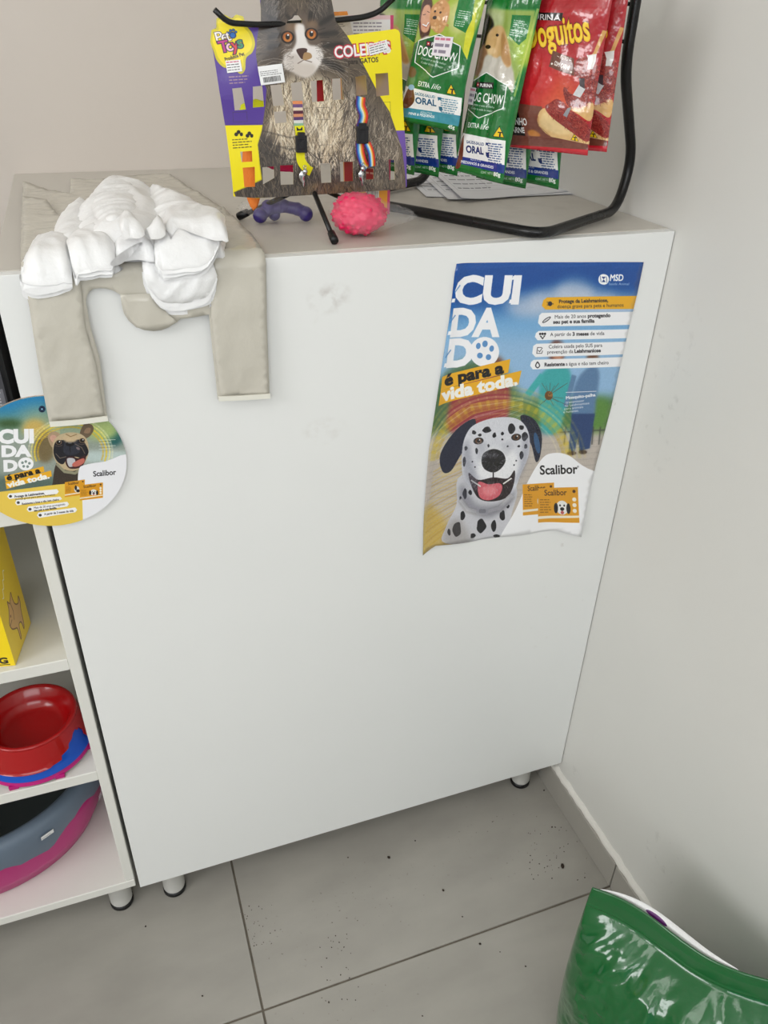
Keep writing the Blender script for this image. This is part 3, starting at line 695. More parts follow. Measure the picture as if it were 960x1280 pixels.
for i in range(7): cv.line([(528, 550), (500 + i * 16, 505 + (i % 2) * 10)], 1.6, (90, 66, 40), a=.8); cv.line([(528, 556), (490 + i * 18, 590 - (i % 3) * 14)], 1.6, (90, 66, 40), a=.7)
M['poster'] = print_mat('glossy printed poster', cv, 0.22, 0.3)
PO = [(568.5, 328.5), (640, 327.6), (720, 327.4), (804, 327.3), (796, 366), (787, 403), (763, 510), (743, 586), (723, 667.5), (693, 661.5), (660, 666.5), (623, 670.5), (585, 676), (543, 680), (525.5, 690), (527, 643), (533, 557), (547, 470), (560, 393), (566, 340)]
out = [front_plane(u, v) for u, v in PO]
v_, f_, _ = sheet(out, 0.008)
TLx, TLz = front_plane(568, 328); BLx, BLz = front_plane(525, 689)
def poster_y(x, z):
    t = max(0.0, (0.80 - z) / 0.14); lb = max(0.0, 1 - abs(x - 0.50) / 0.09); rb = max(0.0, 1 - abs(x - 0.765) / 0.06)
    y = 0.0007 + 0.010 * t * t * lb + 0.008 * t * t * rb + 0.0016 * t * (1 + sin(x * 60))
    ed = (x - (TLx + (BLx - TLx) * (TLz - z) / (TLz - BLz)))
    return -(y + 0.004 * max(0, 1 - ed / 0.02) ** 2 + 0.0006 * (1 + noise.noise(Vector((x * 14, z * 9, 0)))))
front = [(x, poster_y(x, z), z) for x, z in v_]; back = [(x, poster_y(x, z) + 0.0003, z) for x, z in v_]
uv = [((x - PX0) / (PX1 - PX0), (z - PZ0) / (PZ1 - PZ0)) for x, z in v_]
VV, FF = solid(v_, [t[::-1] for t in f_], front, back)
o = mesh_obj('poster', VV, FF, M['poster'], uvs=uv + [(.95, .02)] * len(uv), smooth=True)
tag(o, 'tall glossy poster with a laughing dalmatian stuck on the white cabinet front', 'poster')
# ================================================================== ROUND SIGN hung over the joint of both cabinets
SC_X, SC_Z, SC_R = 0.0135, 0.9325, 0.0845
cv = Canvas(620, 620, fast_plane_fn((0, -0.004, 0), (0, 1, 0), (1, 0, 0), (0, 0, 1), SC_X - SC_R, SC_Z + SC_R, 310 / SC_R, 310 / SC_R), bg=(120, 160, 160)).ref(5.333, 0, 490)
cv.rect(-300, 0, 400, 200, (30, 130, 190)); cv.rect(-300, 150, 900, 260, (110, 150, 130)); cv.rect(-300, 260, 900, 700, (150, 160, 150)); cv.rect(150, 100, 700, 300, (150, 170, 140)); cv.blur(30)
cv.ell(60, 210, 90, 30, (60, 90, 50), blur=10); cv.ell(230, 240, 80, 60, (206, 176, 96), blur=10); cv.ell(760, 290, 60, 70, (30, 90, 90), blur=10); cv.ell(300, 360, 70, 110, (120, 104, 70), blur=8); cv.rect(560, 390, 900, 470, (190, 206, 202), blur=8); cv.ell(680, 250, 110, 70, (170, 190, 120), blur=12)
cv.rect(-300, 560, 380, 680, (90, 110, 100), blur=14)
for r, c, a in ((0, (240, 206, 50), .7), (22, (252, 238, 140), .5), (-22, (222, 180, 40), .5), (40, (250, 244, 200), .3)):
    cv.line([(470 + (240 + r) * cos(t), 400 + (190 + r) * sin(t)) for t in np.linspace(pi * .9, pi * 2.1, 24)], 12, c, a=a)
for i in range(10): cv.line([(220, 250 + i * 8), (330, 215 + i * 9), (400, 215 + i * 8)], 4, (250, 226, 120), a=.5)
for i in range(4): cv.line([(660, 320 + i * 20), (770 - (i % 2) * 30, 316 + i * 20)], 3, (240, 246, 240), a=.8)
# bulldog
cv.smooth([(352, 600), (366, 500), (400, 460), (520, 500), (526, 560), (520, 640), (352, 650)], (62, 52, 44))
cv.smooth([(318, 300), (350, 262), (400, 280), (390, 330), (350, 370)], (176, 150, 120)); cv.smooth([(332, 305), (352, 284), (378, 300), (360, 340)], (206, 160, 140))
cv.smooth([(532, 278), (560, 214), (610, 216), (624, 250), (600, 292), (560, 310)], (110, 92, 72)); cv.smooth([(560, 270), (576, 240), (604, 240), (596, 272)], (150, 122, 96))
cv.smooth([(352, 400), (356, 330), (400, 284), (470, 268), (540, 280), (580, 320), (592, 390), (576, 450), (530, 510), (470, 525), (400, 500), (366, 450)], (196, 176, 140))
cv.smooth([(356, 400), (372, 330), (440, 318), (470, 318), (540, 318), (572, 350), (590, 400), (560, 440), (500, 430), (450, 440), (420, 480), (380, 460)], (26, 26, 34))
cv.smooth([(430, 340), (470, 316), (520, 340), (530, 400), (470, 420), (424, 400)], (44, 46, 58)); cv.ell(466, 345, 28, 16, (8, 8, 12)); cv.ell(466, 338, 14, 5, (90, 96, 112), a=.8)
cv.smooth([(420, 300), (470, 290), (520, 298), (500, 330), (440, 332)], (206, 182, 144), blur=3)
for a_, b_ in ((392, 334), (548, 322)): cv.ell(a_, b_, 20, 16, (130, 104, 80)); cv.ell(a_, b_, 15, 13, (16, 12, 12)); cv.ell(a_ + 5, b_ - 5, 4, 4, (240, 240, 240)); cv.line([(a_ - 24, b_ + 22), (a_, b_ + 28), (a_ + 22, b_ + 20)], 4, (110, 92, 80), a=.8)
cv.line([(372, 410), (400, 440), (440, 430)], 5, (150, 130, 110), a=.7); cv.line([(500, 345), (545, 370), (566, 410)], 5, (150, 130, 110), a=.7); cv.ell(520, 375, 14, 8, (150, 130, 130), a=.8, rot=30); cv.line([(466, 360), (468, 400)], 4, (8, 8, 10))
cv.smooth([(440, 440), (480, 426), (520, 440), (568, 420), (570, 450), (540, 500), (470, 510), (440, 480)], (60, 28, 30)); cv.smooth([(446, 446), (476, 438), (500, 450), (496, 488), (460, 496)], (196, 196, 200)); cv.smooth([(490, 470), (556, 440), (560, 470), (520, 494), (484, 494)], (200, 110, 96))
cv.line([(440, 280), (470, 296), (510, 282)], 6, (150, 120, 80)); cv.line([(380, 480), (430, 530), (500, 540), (530, 520)], 18, (150, 146, 120))
cv.noise(6, 3, 2)
# lower panels
cv.smooth([(525, 520), (560, 486), (700, 462), (900, 440), (1000, 900), (540, 900), (520, 640)], (244, 244, 248), n=4)
cv.fill([(-300, 690), (0, 664), (360, 618), (545, 600), (552, 830), (552, 1100), (-300, 1100)], c=(240, 206, 84))
cv.text('Scalibor', 622, 562, 50, (26, 26, 30), rot=-5, width=152, bold=0.02)
pack_icon(cv, 432, 600, 565, 700, .18, 1); pack_icon(cv, 532, 620, 686, 722, .18, 0)
cv.text('CUI', -12, 338, 122, (250, 250, 252), bold=.06, width=230, rot=-1); cv.text('DA', 8, 428, 100, (250, 250, 252), bold=.06, width=192, rot=-1); cv.text('D', 22, 526, 100, (250, 250, 252), bold=.06, width=90, rot=-2)
cv.ell(172, 478, 52, 44, (250, 250, 252)); paw_o(cv, 172, 478, 48, None)
for x, y in ((172, 462), (196, 474), (150, 470), (184, 496), (158, 494)): cv.ell(x, y, 9, 9, (130, 146, 140))
cv.fill([(30, 560), (290, 494), (296, 530), (38, 596)], c=gold); cv.fill([(36, 600), (340, 522), (346, 560), (44, 646)], c=gold)
cv.text('é para a', 48, 588, 52, (18, 16, 14), rot=-13, bold=.05, width=226); cv.text('vida toda.', 54, 636, 52, (252, 250, 244), rot=-13, bold=.05, width=282)
for x0, y0, x1, y1, k in ((48, 696, 388, 654, 0), (100, 738, 410, 704, 1), (178, 782, 456, 738, 2), (246, 822, 510, 776, 3)):
    cv.fill([(x0 + 10, y0 - 20), (x1 - 8, y1 - 8), (x1 + 4, y1 + 8), (x1 - 8, y1 + 24 if k != 1 else y1 + 14), (x0 + 14, y0 + 16), (x0, y0)], c=(250, 250, 250))
    cv.ell(x0 + 22, y0 - 2, 10, 9, (60, 58, 56))
cv.text('Protege da Leishmaniose,', 98, 704, 22, ink, rot=-7, bold=.03, width=200); cv.text('doença grave para pets e humanos', 100, 720, 18, ink, rot=-7, width=270)
cv.text('Resistente a água e não tem cheiro', 146, 752, 20, ink, rot=-7, width=250, bold=.02)
cv.text('Mais de 20 anos protegendo', 226, 778, 20, ink, rot=-7, width=210); cv.text('seu pet e sua família', 228, 796, 20, ink, rot=-7, width=150, bold=.03)
cv.text('A partir de 3 meses de vida', 296, 820, 20, ink, rot=-7, width=196, bold=.02)
msd_logo(cv, 280, 113, 22, (16, 30, 60), (40, 140, 200)); cv.fill([(262, 113), (280, 92), (300, 113), (280, 134)], c=(16, 30, 60)); cv.ell(280, 113, 6, 6, (150, 200, 230))
M['sign'] = print_mat('satin printed card', cv, 0.3, 0.2)
Pc = [(SC_X + SC_R * cos(t), SC_Z + SC_R * sin(t)) for t in np.linspace(0, 2 * pi, 73)[:-1]]
v_, f_, _ = sheet(Pc, 0.012)
fr = [(x, -0.0045, z) for x, z in v_]; bk = [(x, -0.0005, z) for x, z in v_]
VV, FF = solid(v_, [t[::-1] for t in f_], fr, bk)
o = mesh_obj('round_sign', VV, FF, M['sign'], uvs=[((x - SC_X) / SC_R / 2 + .5, (z - SC_Z) / SC_R / 2 + .5) for x, z in v_] + [(.8, .2)] * len(v_))
tag(o, 'round printed sign with a bulldog fixed across the cabinet and shelf corner', 'sign')
# ================================================================== COLLAR CARD on its wire stand
CY = 0.118                                              # the card's plane
CX0, CX1, CZ0, CZ1 = 0.23, 0.53, 1.165, 1.465
def card_xy(u, v):
    p = hit(u, v, (0, CY, 0), (0, 1, 0)); return (p[0], p[2])
cv = Canvas(800, 800, fast_plane_fn((0, CY, 0), (0, 1, 0), (1, 0, 0), (0, 0, 1), CX0, CZ1, 800 / (CX1 - CX0), 800 / (CZ1 - CZ0)), bg=(70, 50, 140)).ref(3.4286, 240, 0)
purple, yel = (84, 54, 152), (252, 234, 10)
cv.fill([(-40, -300), (330, -300), (330, 540), (-40, 540)], c=purple); cv.fill([(-40, 540), (400, 535), (400, 1000), (-40, 1000)], c=yel)
cv.fill([(600, -300), (1200, -300), (1200, 560), (600, 560)], c=yel); cv.fill([(860, 560), (1200, 560), (1200, 1000), (860, 1000)], c=(112, 80, 170)); cv.fill([(400, -300), (860, -300), (860, 1000), (400, 1000)], c=yel)
cv.fill([(640, 560), (870, 560), (870, 1000), (640, 1000)], c=(120, 100, 140))
# logo blob
cv.smooth([(118, 80), (150, 62), (180, 78), (200, 62), (228, 70), (240, 110), (262, 140), (274, 185), (262, 225), (236, 250), (230, 300), (210, 318), (180, 295), (140, 290), (112, 260), (100, 220), (88, 180), (96, 130), (116, 120)], (214, 200, 20), n=6)
cv.smooth([(124, 92), (150, 76), (180, 90), (204, 76), (222, 84), (232, 120), (252, 146), (262, 185), (252, 216), (226, 242), (222, 288), (206, 304), (180, 285), (146, 280), (120, 250), (110, 218), (98, 180), (106, 138), (126, 128)], (248, 226, 10), n=6)
for c, w_ in (((40, 30, 90), 16), ):
    [cv.text(ch_, x_, y_, 66, (252, 244, 236), rot=-12, bold=.012, out=(40, 26, 70), ow=.03, sx=1.0) for ch_, x_, y_ in (('P', 112, 186), ('e', 137, 181), ('t', 157, 177))]
    for dx, dy, r in ((0, 0, 13), (-15, -10, 5), (-8, -20, 5.5), (4, -22, 5.5), (14, -14, 5)): cv.ell(183 + dx, 152 + dy, r * 1.15, r * 1.15, (30, 50, 110))
    for dx, dy, r in ((0, 0, 11), (-15, -10, 3.6), (-8, -20, 4), (4, -22, 4), (14, -14, 3.6)): cv.ell(183 + dx, 152 + dy, r, r, (40, 110, 190))
    for i, (ch, x, y, c2) in enumerate((('T', 128, 228, (196, 60, 140)), ('o', 156, 222, (250, 200, 220)), ('y', 180, 217, (220, 60, 70)), ('s', 202, 208, (60, 150, 110)))):
        cv.text(ch, x, y, 70, c2, rot=-12, bold=.02, out=(40, 26, 70), ow=.05)
cv.text('Produtos Pet', 148, 264, 22, (50, 40, 30), rot=-18, bold=.03, width=86)
cv.lines(160, 325, 245, 365, 3, (190, 160, 150), rot=-4, seed=2)
# cat body
fur = [(300, -300), (300, 0), (294, 100), (282, 170), (276, 230), (285, 310), (320, 380), (316, 450), (300, 560), (282, 620), (290, 700), (300, 770), (240, 800), (180, 824), (190, 850), (520, 845), (920, 830), (915, 760), (900, 640), (876, 560), (850, 480), (800, 400), (742, 292), (700, 215), (662, 150), (618, 90), (600, 0), (600, -300)]
cv.fill(fur, c=(96, 84, 71))
m_ = cv.full([fur]); cv.clip = np.clip(cv.box(m_, 2), 0, 1)
cv.smooth([(360, 420), (480, 330), (640, 380), (720, 480), (740, 620), (640, 700), (430, 680), (340, 560)], (196, 178, 150), blur=18)
cv.smooth([(400, 330), (480, 300), (560, 330), (600, 420), (560, 640), (440, 620), (380, 440)], (236, 222, 196), a=.9, blur=14)
cv.smooth([(640, 360), (740, 420), (860, 560), (900, 700), (880, 800), (700, 780), (680, 560)], (128, 116, 102), blur=14)
cv.smooth([(290, 560), (420, 640), (600, 680), (700, 700), (700, 840), (200, 840), (290, 700)], (70, 64, 60), blur=12)
cv.smooth([(500, 790), (600, 780), (720, 800), (700, 840), (480, 840)], (112, 92, 66), blur=6)
cv.clip = cv.full([fur])
def fdir(x, y):
    if y < 330: return math.degrees(math.atan2(y - 175, x - 462))
    return 90 + (x - 520) * 0.06
cv.hairs(fur, 2600, 46, fdir, [(60, 50, 42), (44, 37, 32), (132, 116, 98), (158, 140, 116)], a=.6, seed=1, wd=2)
for k_ in range(16):
    rg_ = random.Random(k_); x_ = rg_.uniform(380, 700); y_ = rg_.uniform(350, 620)
    cv.smooth([(x_, y_), (x_ + 12, y_ + 60), (x_ + 4, y_ + 120), (x_ - 10, y_ + 60)], ((70, 60, 52), (232, 224, 210))[k_ % 2], a=.35, blur=3)
cv.hairs([(380, 340), (600, 340), (740, 480), (740, 660), (620, 700), (400, 660), (330, 500)], 1100, 80, fdir, [(250, 240, 218), (232, 216, 188), (196, 176, 146), (110, 94, 76)], a=.6, seed=2, wd=3)
cv.hairs([(640, 380), (740, 420), (870, 560), (900, 720), (700, 760)], 500, 80, 100, [(196, 182, 162), (110, 98, 86), (70, 62, 56)], a=.6, seed=3, wd=3)
cv.hairs([(200, 640), (760, 640), (860, 700), (880, 840), (190, 850)], 900, 40, 80, [(40, 36, 34), (86, 78, 72), (116, 104, 92)], a=.55, seed=4, wd=3)
for y in (560, 610, 655): cv.line([(300, y), (420, y + 30), (500, y + 20)], 8, (50, 44, 42), a=.35)
# ears and head
cv.smooth([(330, 60), (400, 30), (520, 30), (600, 70), (640, 180), (600, 300), (520, 330), (400, 330), (320, 280), (300, 160)], (70, 60, 52), a=.55, blur=16)
cv.smooth([(300, 120), (300, -40), (340, -80), (390, 0), (410, 70), (380, 120)], (60, 54, 50), a=.8, blur=8); cv.smooth([(600, 110), (602, -40), (560, -80), (510, 0), (500, 70), (540, 120)], (62, 56, 52), a=.8, blur=8)
cv.hairs([(310, 0), (400, -30), (400, 80), (330, 100)], 260, 40, -70, [(150, 138, 124), (96, 86, 78), (40, 36, 34)], a=.6, seed=7); cv.hairs([(510, 0), (590, -30), (590, 90), (520, 80)], 260, 40, -110, [(150, 138, 124), (96, 86, 78), (40, 36, 34)], a=.6, seed=8)
cv.smooth([(380, 120), (420, 60), (490, 60), (540, 110), (560, 170), (520, 210), (400, 220), (370, 180)], (104, 88, 76), a=.9, blur=8)
for x, y, r in ((350, 120, 50), (580, 110, 50), (340, 230, 40), (620, 210, 46)): cv.ell(x, y, r, r * .9, (72, 62, 56), a=.7, blur=10)
cv.smooth([(440, 108), (478, 106), (486, 150), (500, 190), (540, 200), (562, 240), (540, 290), (490, 330), (440, 310), (396, 290), (392, 240), (430, 210), (446, 170)], (236, 230, 226), blur=2)
cv.smooth([(400, 250), (440, 230), (470, 260), (450, 300), (410, 300)], (206, 196, 188), a=.8, blur=3)
cv.smooth([(430, 280), (480, 268), (530, 280), (520, 318), (480, 332), (440, 316)], (214, 204, 194), blur=4); cv.line([(452, 272), (478, 256), (512, 266)], 4, (90, 70, 62), a=.7)
cv.hairs([(380, 200), (430, 180), (440, 300), (390, 310)], 160, 22, 160, [(90, 78, 70), (200, 190, 180)], a=.5, seed=9); cv.hairs([(520, 190), (580, 180), (600, 280), (540, 300)], 160, 24, 20, [(90, 78, 70), (220, 212, 204)], a=.5, seed=10)
cv.smooth([(446, 214), (468, 206), (492, 210), (486, 232), (472, 254), (458, 240)], (74, 46, 40)); cv.smooth([(480, 226), (506, 228), (512, 246), (492, 256), (474, 254)], (176, 140, 96))
for x, y, rr in ((409, 159, 24), (511, 146, 24)):
    cv.ell(x, y, rr + 5, rr + 3, (24, 18, 16)); cv.ell(x, y, rr - 3, rr - 3, (168, 92, 34)); cv.ell(x, y + 6, rr - 8, rr - 10, (206, 130, 54), a=.8); cv.ell(x, y - 1, 9, 12, (12, 8, 8)); cv.ell(x + 2, y - 9, 4, 4, (245, 245, 245))
for s_, x in ((-1, 409), (1, 511)):
    for i in range(4): cv.line([(x + s_ * (28 + i * 4), 130 + i * 16), (x + s_ * (60 + i * 8), 120 + i * 20)], 4, (34, 28, 26), a=.6)
for i in range(3): cv.line([(420 + i * 10, 100 - i * 6), (436 + i * 8, 60 - i * 10)], 5, (34, 28, 26), a=.6); cv.line([(500 + i * 10, 90), (505 + i * 12, 50)], 5, (34, 28, 26), a=.6)
for q_ in ([(330, 60), (380, 90), (372, 104), (330, 84)], [(330, 150), (384, 140), (380, 152), (330, 172)], [(330, 190), (380, 186), (372, 200), (326, 214)], [(545, 96), (600, 60), (604, 80), (552, 112)], [(545, 140), (620, 130), (622, 150), (548, 156)], [(560, 190), (640, 180), (640, 200), (566, 206)], [(410, 60), (436, 90), (430, 104), (400, 70)], [(505, 50), (520, 56), (506, 96), (496, 92)], [(570, 250), (650, 290), (640, 310), (560, 270)]): cv.smooth(q_, (30, 26, 24), a=.7, blur=2)
cv.smooth([(410, 100), (440, 90), (446, 120), (430, 135), (400, 128)], (150, 116, 84), a=.5, blur=4); cv.smooth([(490, 90), (530, 88), (540, 116), (500, 118)], (150, 116, 84), a=.5, blur=4)
for i in range(7): cv.line([(430, 262 + i * 4), (350 - i * 4, 250 + i * 14), (300, 262 + i * 22)], 1.5, (240, 236, 230), a=.5); cv.line([(520, 256 + i * 4), (600 + i * 4, 244 + i * 12), (668, 250 + i * 20)], 1.5, (240, 236, 230), a=.5)
cv.clip = None
# lettering
cv.text('COLEIRAS', 610, 248, 68, (252, 250, 250), rot=-5.5, bold=.03, out=(196, 28, 56), ow=.07, width=242)
cv.text('para GATOS', 668, 276, 30, (40, 30, 24), rot=-5, bold=.02, width=130)
for x, y, w_, h_ in ((186, 570, 28, 22), (234, 576, 24, 24)):
    cv.ell(x + w_ / 2, y - 4, 8, 8, (30, 24, 20)); cv.ell(x + 4, y + 6, 8, 8, (30, 24, 20)); cv.ell(x + w_ - 2, y + 6, 7, 8, (30, 24, 20))
cv.lines(172, 594, 256, 640, 4, (60, 50, 30), rot=-4, seed=4)
# scored flaps of the unused slots
SL = [(462, 466, 506, 512), (534, 462, 590, 514), (796, 440, 852, 492), (350, 630, 424, 666), (548, 622, 600, 668), (630, 610, 690, 660), (808, 606, 862, 656), (176, 482, 236, 524)]
for x0, y0, x1, y1 in SL: cv.line([(x0, y0), (x1, y0 - 2), (x1 + 2, y1 - 2), (x0 + 2, y1)], 1.6, (60, 54, 48), a=.6, closed=True)
cv.line([(146, 400 + 136), (330, 528)], 1.5, (50, 34, 90), a=.5)
M['card'] = print_mat('printed collar card', cv, 0.4, 0.25)
CO = [(280, 850), (178, 842), (172, 780), (146, 560), (120, 400), (98, 220), (88, 180), (96, 130), (116, 120), (118, 80), (150, 62), (180, 78), (200, 62), (228, 70), (236, 96), (300, 96), (300, 40), (292, -60), (300, -190), (330, -250), (372, -200), (402, -90), (500, -95), (540, -210), (575, -250), (602, -190), (604, -40), (600, 0), (616, 90), (664, 152), (700, 147), (872, 124), (886, 130), (892, 142), (905, 400), (918, 660), (922, 800), (912, 812)]
CO = [card_xy(x / 3.4286 + 240, y / 3.4286) for x, y in CO]
HOLES = [[(174, 380), (214, 376), (232, 470), (184, 474)], [(262, 372), (302, 368), (310, 458), (262, 462)], [(336, 366), (382, 362), (398, 452), (350, 456)], [(424, 356), (470, 350), (482, 440), (432, 444)], [(508, 348), (560, 342), (568, 434), (516, 438)], [(598, 338), (640, 335), (652, 426), (606, 430)], [(700, 330), (744, 322), (752, 406), (706, 410)], [(786, 316), (840, 312), (848, 408), (792, 414)],
         [(352, 480), (404, 476), (408, 526), (358, 530)], [(206, 650), (256, 646), (258, 692), (212, 694)], [(216, 718), (268, 714), (270, 800), (224, 802)], [(300, 716), (350, 712), (352, 762), (304, 790)], [(376, 708), (432, 706), (434, 790), (380, 792)], [(548, 700), (592, 698), (596, 782), (554, 784)], [(632, 694), (688, 692), (690, 776), (636, 778)], [(744, 722), (776, 720), (778, 768), (746, 770)], [(842, 684), (866, 682), (870, 770), (846, 772)],
         [(406, 100), (408, 90), (430, 80), (440, 66), (456, 66), (470, 84), (470, 98)],
         [(384, -6), (476, -8), (476, -22), (452, -22), (444, -40), (416, -40), (408, -22), (384, -20)]]
HOLES = [[card_xy(x / 3.4286 + 240, y / 3.4286) for x, y in h] for h in HOLES]
v_, f_, _ = sheet(CO, 0.005, HOLES)
def card_y(x, z):
    w_ = max(0, 0.335 - x) ; t = max(0, min(1, (z - 1.30) / 0.07))
    return CY + (w_ * 0.30) * t + 0.0015 * sin(z * 55) + 0.012 * max(0, x - 0.40) * 1.0
cy = [card_y(x, z) for x, z in v_]
fr = [(x, y, z) for (x, z), y in zip(v_, cy)]; bk = [(x, y + 0.0005, z) for (x, z), y in zip(v_, cy)]
VV, FF = solid(v_, [t[::-1] for t in f_], fr, bk)
card = empty('collar_card', 'large cat collar display card with a long-haired cat and many cut-out windows', 'display card', (0.38, CY, 1.19))
body = mesh_obj('card_sheet', VV, FF, M['card'], card, uvs=[((x - CX0) / (CX1 - CX0), (z - CZ0) / (CZ1 - CZ0)) for x, z in v_] + [(.98, .98)] * len(v_), wp=True)
# price stickers on the card
def label_cv(seed, w_=200, h_=130, red=None, title=None, bars=True):
    c = Canvas(w_, h_, None, (246, 246, 246))
    if red: c.lines(8, 6, w_ - 8, 30, 1, red, seed=seed, th=.6)
    if title: c.text(title, 14, h_ * .55, 48, (90, 90, 90), width=w_ * .7)
    c.lines(10, 32, w_ - 12, h_ * (.55 if bars else .9), 3, (70, 70, 70), seed=seed)
    if bars:
        rg = random.Random(seed); x = 26
        while x < w_ - 30:
            b = rg.choice((2, 3, 5)); c.rect(x, h_ * .6, x + b, h_ * .88, (40, 40, 40)); x += b + rg.choice((2, 3))
    return c
def sticker(name, quad_px, y, m, parent, label=None, depth=0.0006):
    P = [card_xy(x, yy) for x, yy in quad_px]
    V = [(a, y(a, b) - depth if callable(y) else y, b) for a, b in P]; V += [(a, c + 0.0003, b) for a, c, b in V]
    return mesh_obj(name, V, [(3, 2, 1, 0), (4, 5, 6, 7), (0, 1, 5, 4), (1, 2, 6, 5), (2, 3, 7, 6), (3, 0, 4, 7)], m, parent, uvs=[(0, 1), (1, 1), (1, 0), (0, 0)] * 2, wp=True, label=label)
q1 = lambda L: [(x / 3.4286 + 240, y / 3.4286) for x, y in L]
sticker('price_sticker', q1([(282, 286), (384, 272), (398, 352), (296, 366)]), card_y, print_mat('barcode sticker', label_cv(3), .4), card, depth=.0012)
sticker('price_sticker', q1([(148, 262), (210, 256), (218, 306), (154, 314)]), card_y, print_mat('price sticker a', label_cv(5, red=(200, 90, 110), bars=False), .4), card, depth=.0012)
sticker('price_sticker', q1([(752, 192), (832, 170), (842, 216), (760, 238)]), card_y, print_mat('price sticker b', label_cv(6, red=(210, 110, 130), bars=False), .4), card, depth=.0012)

# collars threaded through the card (each is a thing hanging on it)
M['buckle'] = mat('black acetal buckle', (28, 28, 32), 0.35)
M['bell'] = mat('chromed bell', (205, 205, 208), 0.16, metal=1.0)
def strap(pts, width, tw=0.0012, off=0.003):
    """flat band through photo-plane points, hanging just in front of the card"""
    P = [card_xy(*p) for p in pts]; P = catmull([(a, b, 0) for a, b in P], 5); V, Fc, U = [], [], []
    L = 0
    for i, p in enumerate(P):
        d = (P[min(i + 1, len(P) - 1)] - P[max(i - 1, 0)]).normalized(); n_ = Vector((-d.y, d.x, 0))
        if i: L += (P[i] - P[i - 1]).length
        y = card_y(p.x, p.y) - off - 0.002 * sin(i / (len(P) - 1) * pi)
        a, b = p + n_ * width / 2, p - n_ * width / 2
        V += [(a.x, y, a.y), (b.x, y, b.y), (b.x, y + tw, b.y), (a.x, y + tw, a.y)]; U += [(1, L), (0, L), (0, L), (1, L)]
    for i in range(len(P) - 1):
        for k in range(4): Fc.append((i * 4 + k, i * 4 + (k + 1) % 4, i * 4 + 4 + (k + 1) % 4, i * 4 + 4 + k))
    Fc += [(3, 2, 1, 0), tuple(len(V) - 4 + k for k in range(4))]
    return V, Fc, U
def stripe_mat(name, cols, along=False, rep=1.0):
    c = Canvas(128, 128, None)
    n_ = len(cols)
    for i, k in enumerate(cols):
        if along: c.rect(0, i * 128 / n_, 128, (i + 1) * 128 / n_ + 1, k)
        else: c.rect(i * 128 / n_, 0, (i + 1) * 128 / n_ + 1, 128, k)
    c.noise(8, 3, 1)
    m = print_mat(name, c, .7); m.node_tree.nodes['Image Texture'].extension = 'REPEAT'; return m
M['rainbow'] = stripe_mat('rainbow webbing', [(70, 50, 130), (40, 110, 200), (120, 190, 226), (240, 236, 220), (240, 190, 60), (232, 90, 40), (206, 44, 44)])
M['yellowweb'] = mat('yellow webbing', (236, 228, 20), 0.65, bump=.4, bscale=900)
M['multi'] = stripe_mat('striped fabric', [(60, 120, 100), (150, 190, 160), (230, 230, 226), (90, 60, 110), (220, 150, 110), (90, 40, 60), (236, 214, 190), (110, 80, 130), (226, 140, 90)], along=True)
def bell(parent, u, v, r, y=None):
    x, z = card_xy(u, v); y = card_y(x, z) - 0.007 if y is None else y
    b = bmesh.new(); bmesh.ops.create_uvsphere(b, u_segments=20, v_segments=12, radius=r)
    for k in b.verts: k.co = Vector((k.co.x + x, k.co.y + y, k.co.z * 1.1 + z))
    o = bm_obj('bell', b, M['bell'], parent, smooth=True, wp=True)
    t = [(x + r * 0.55 * sin(a), y + r * .2, z + r * 1.55 - r * 0.55 * cos(a)) for a in np.linspace(0, 2 * pi, 13)]
    tube('ring', t, r * .14, M['bell'], parent, 6, wp=True)
    return o
def tag_drop(parent, u, v, r):
    """little fish-shaped metal pendant"""
    x, z = card_xy(u, v); y = card_y(x, z) - 0.006
    P = [(x + a * r, z + b * r) for a, b in ((0, 2.2), (.7, 1.7), (.95, .8), (.7, 0), (.75, -1.2), (.3, -2.4), (0, -2.0), (-.2, -1.0), (-.85, -.2), (-1, .9), (-.6, 1.8))]
    vv, ff, _ = sheet([(p.x, p.y) for p in catmull([(a, b, 0) for a, b in P], 3, True)], 0.0018)
    dd = edge_dist([(p[0], p[1]) for p in P], vv[:, 0], vv[:, 1])
    top = [(a, y - 0.0012 - 0.6 * min(d, .003), b) for (a, b), d in zip(vv, dd)]; bot = [(a, y + .001, b) for a, b in vv]
    A, B = solid(vv, [t[::-1] for t in ff], top, bot)
    return mesh_obj('pendant', A, B, M['bell'], parent, smooth=True, wp=True)
def collar(label, pieces, buckle, bells, cat_y=CY):
    x, z = card_xy(*buckle[0]); c = empty('cat_collar', label, 'collar', (x, CY, z), group='cat collars threaded through the card')
    for nm, pts, wd, m, off in pieces:
        V, Fc, U = strap(pts, wd, off=off); s_ = 0.02 if m is not M['rainbow'] else 1
        mesh_obj(nm, V, Fc, m, c, uvs=[(a, b / s_ if m is not M['multi'] else b / .03) for a, b in U], wp=True)
    (u0, v0), (u1, v1) = buckle; xa, za = card_xy(u0, v0); xb, zb_ = card_xy(u1, v1); yb = card_y(xa, za) - 0.010
    b = box_bm(min(xa, xb), max(xa, xb), yb, yb + 0.006, zb_, za, 0.0012, 2)
    w3 = (max(xa, xb) - min(xa, xb))
    box_bm(xa + w3 * .2, xb - w3 * .2, yb - 0.001, yb + .005, za - 0.004, za + 0.0035, 0.0006, 1, bm=b); box_bm(xa + w3 * .32, xb - w3 * .32, yb - .0008, yb + .003, zb_ + 0.004, za - 0.006, .0004, 1, bm=b)
    bm_obj('buckle', b, M['buckle'], c, wp=True)
    for u, v, r in bells[:1]: bell(c, u, v, r)
    for u, v, r in bells[1:]: tag_drop(c, u, v, r)
    return c
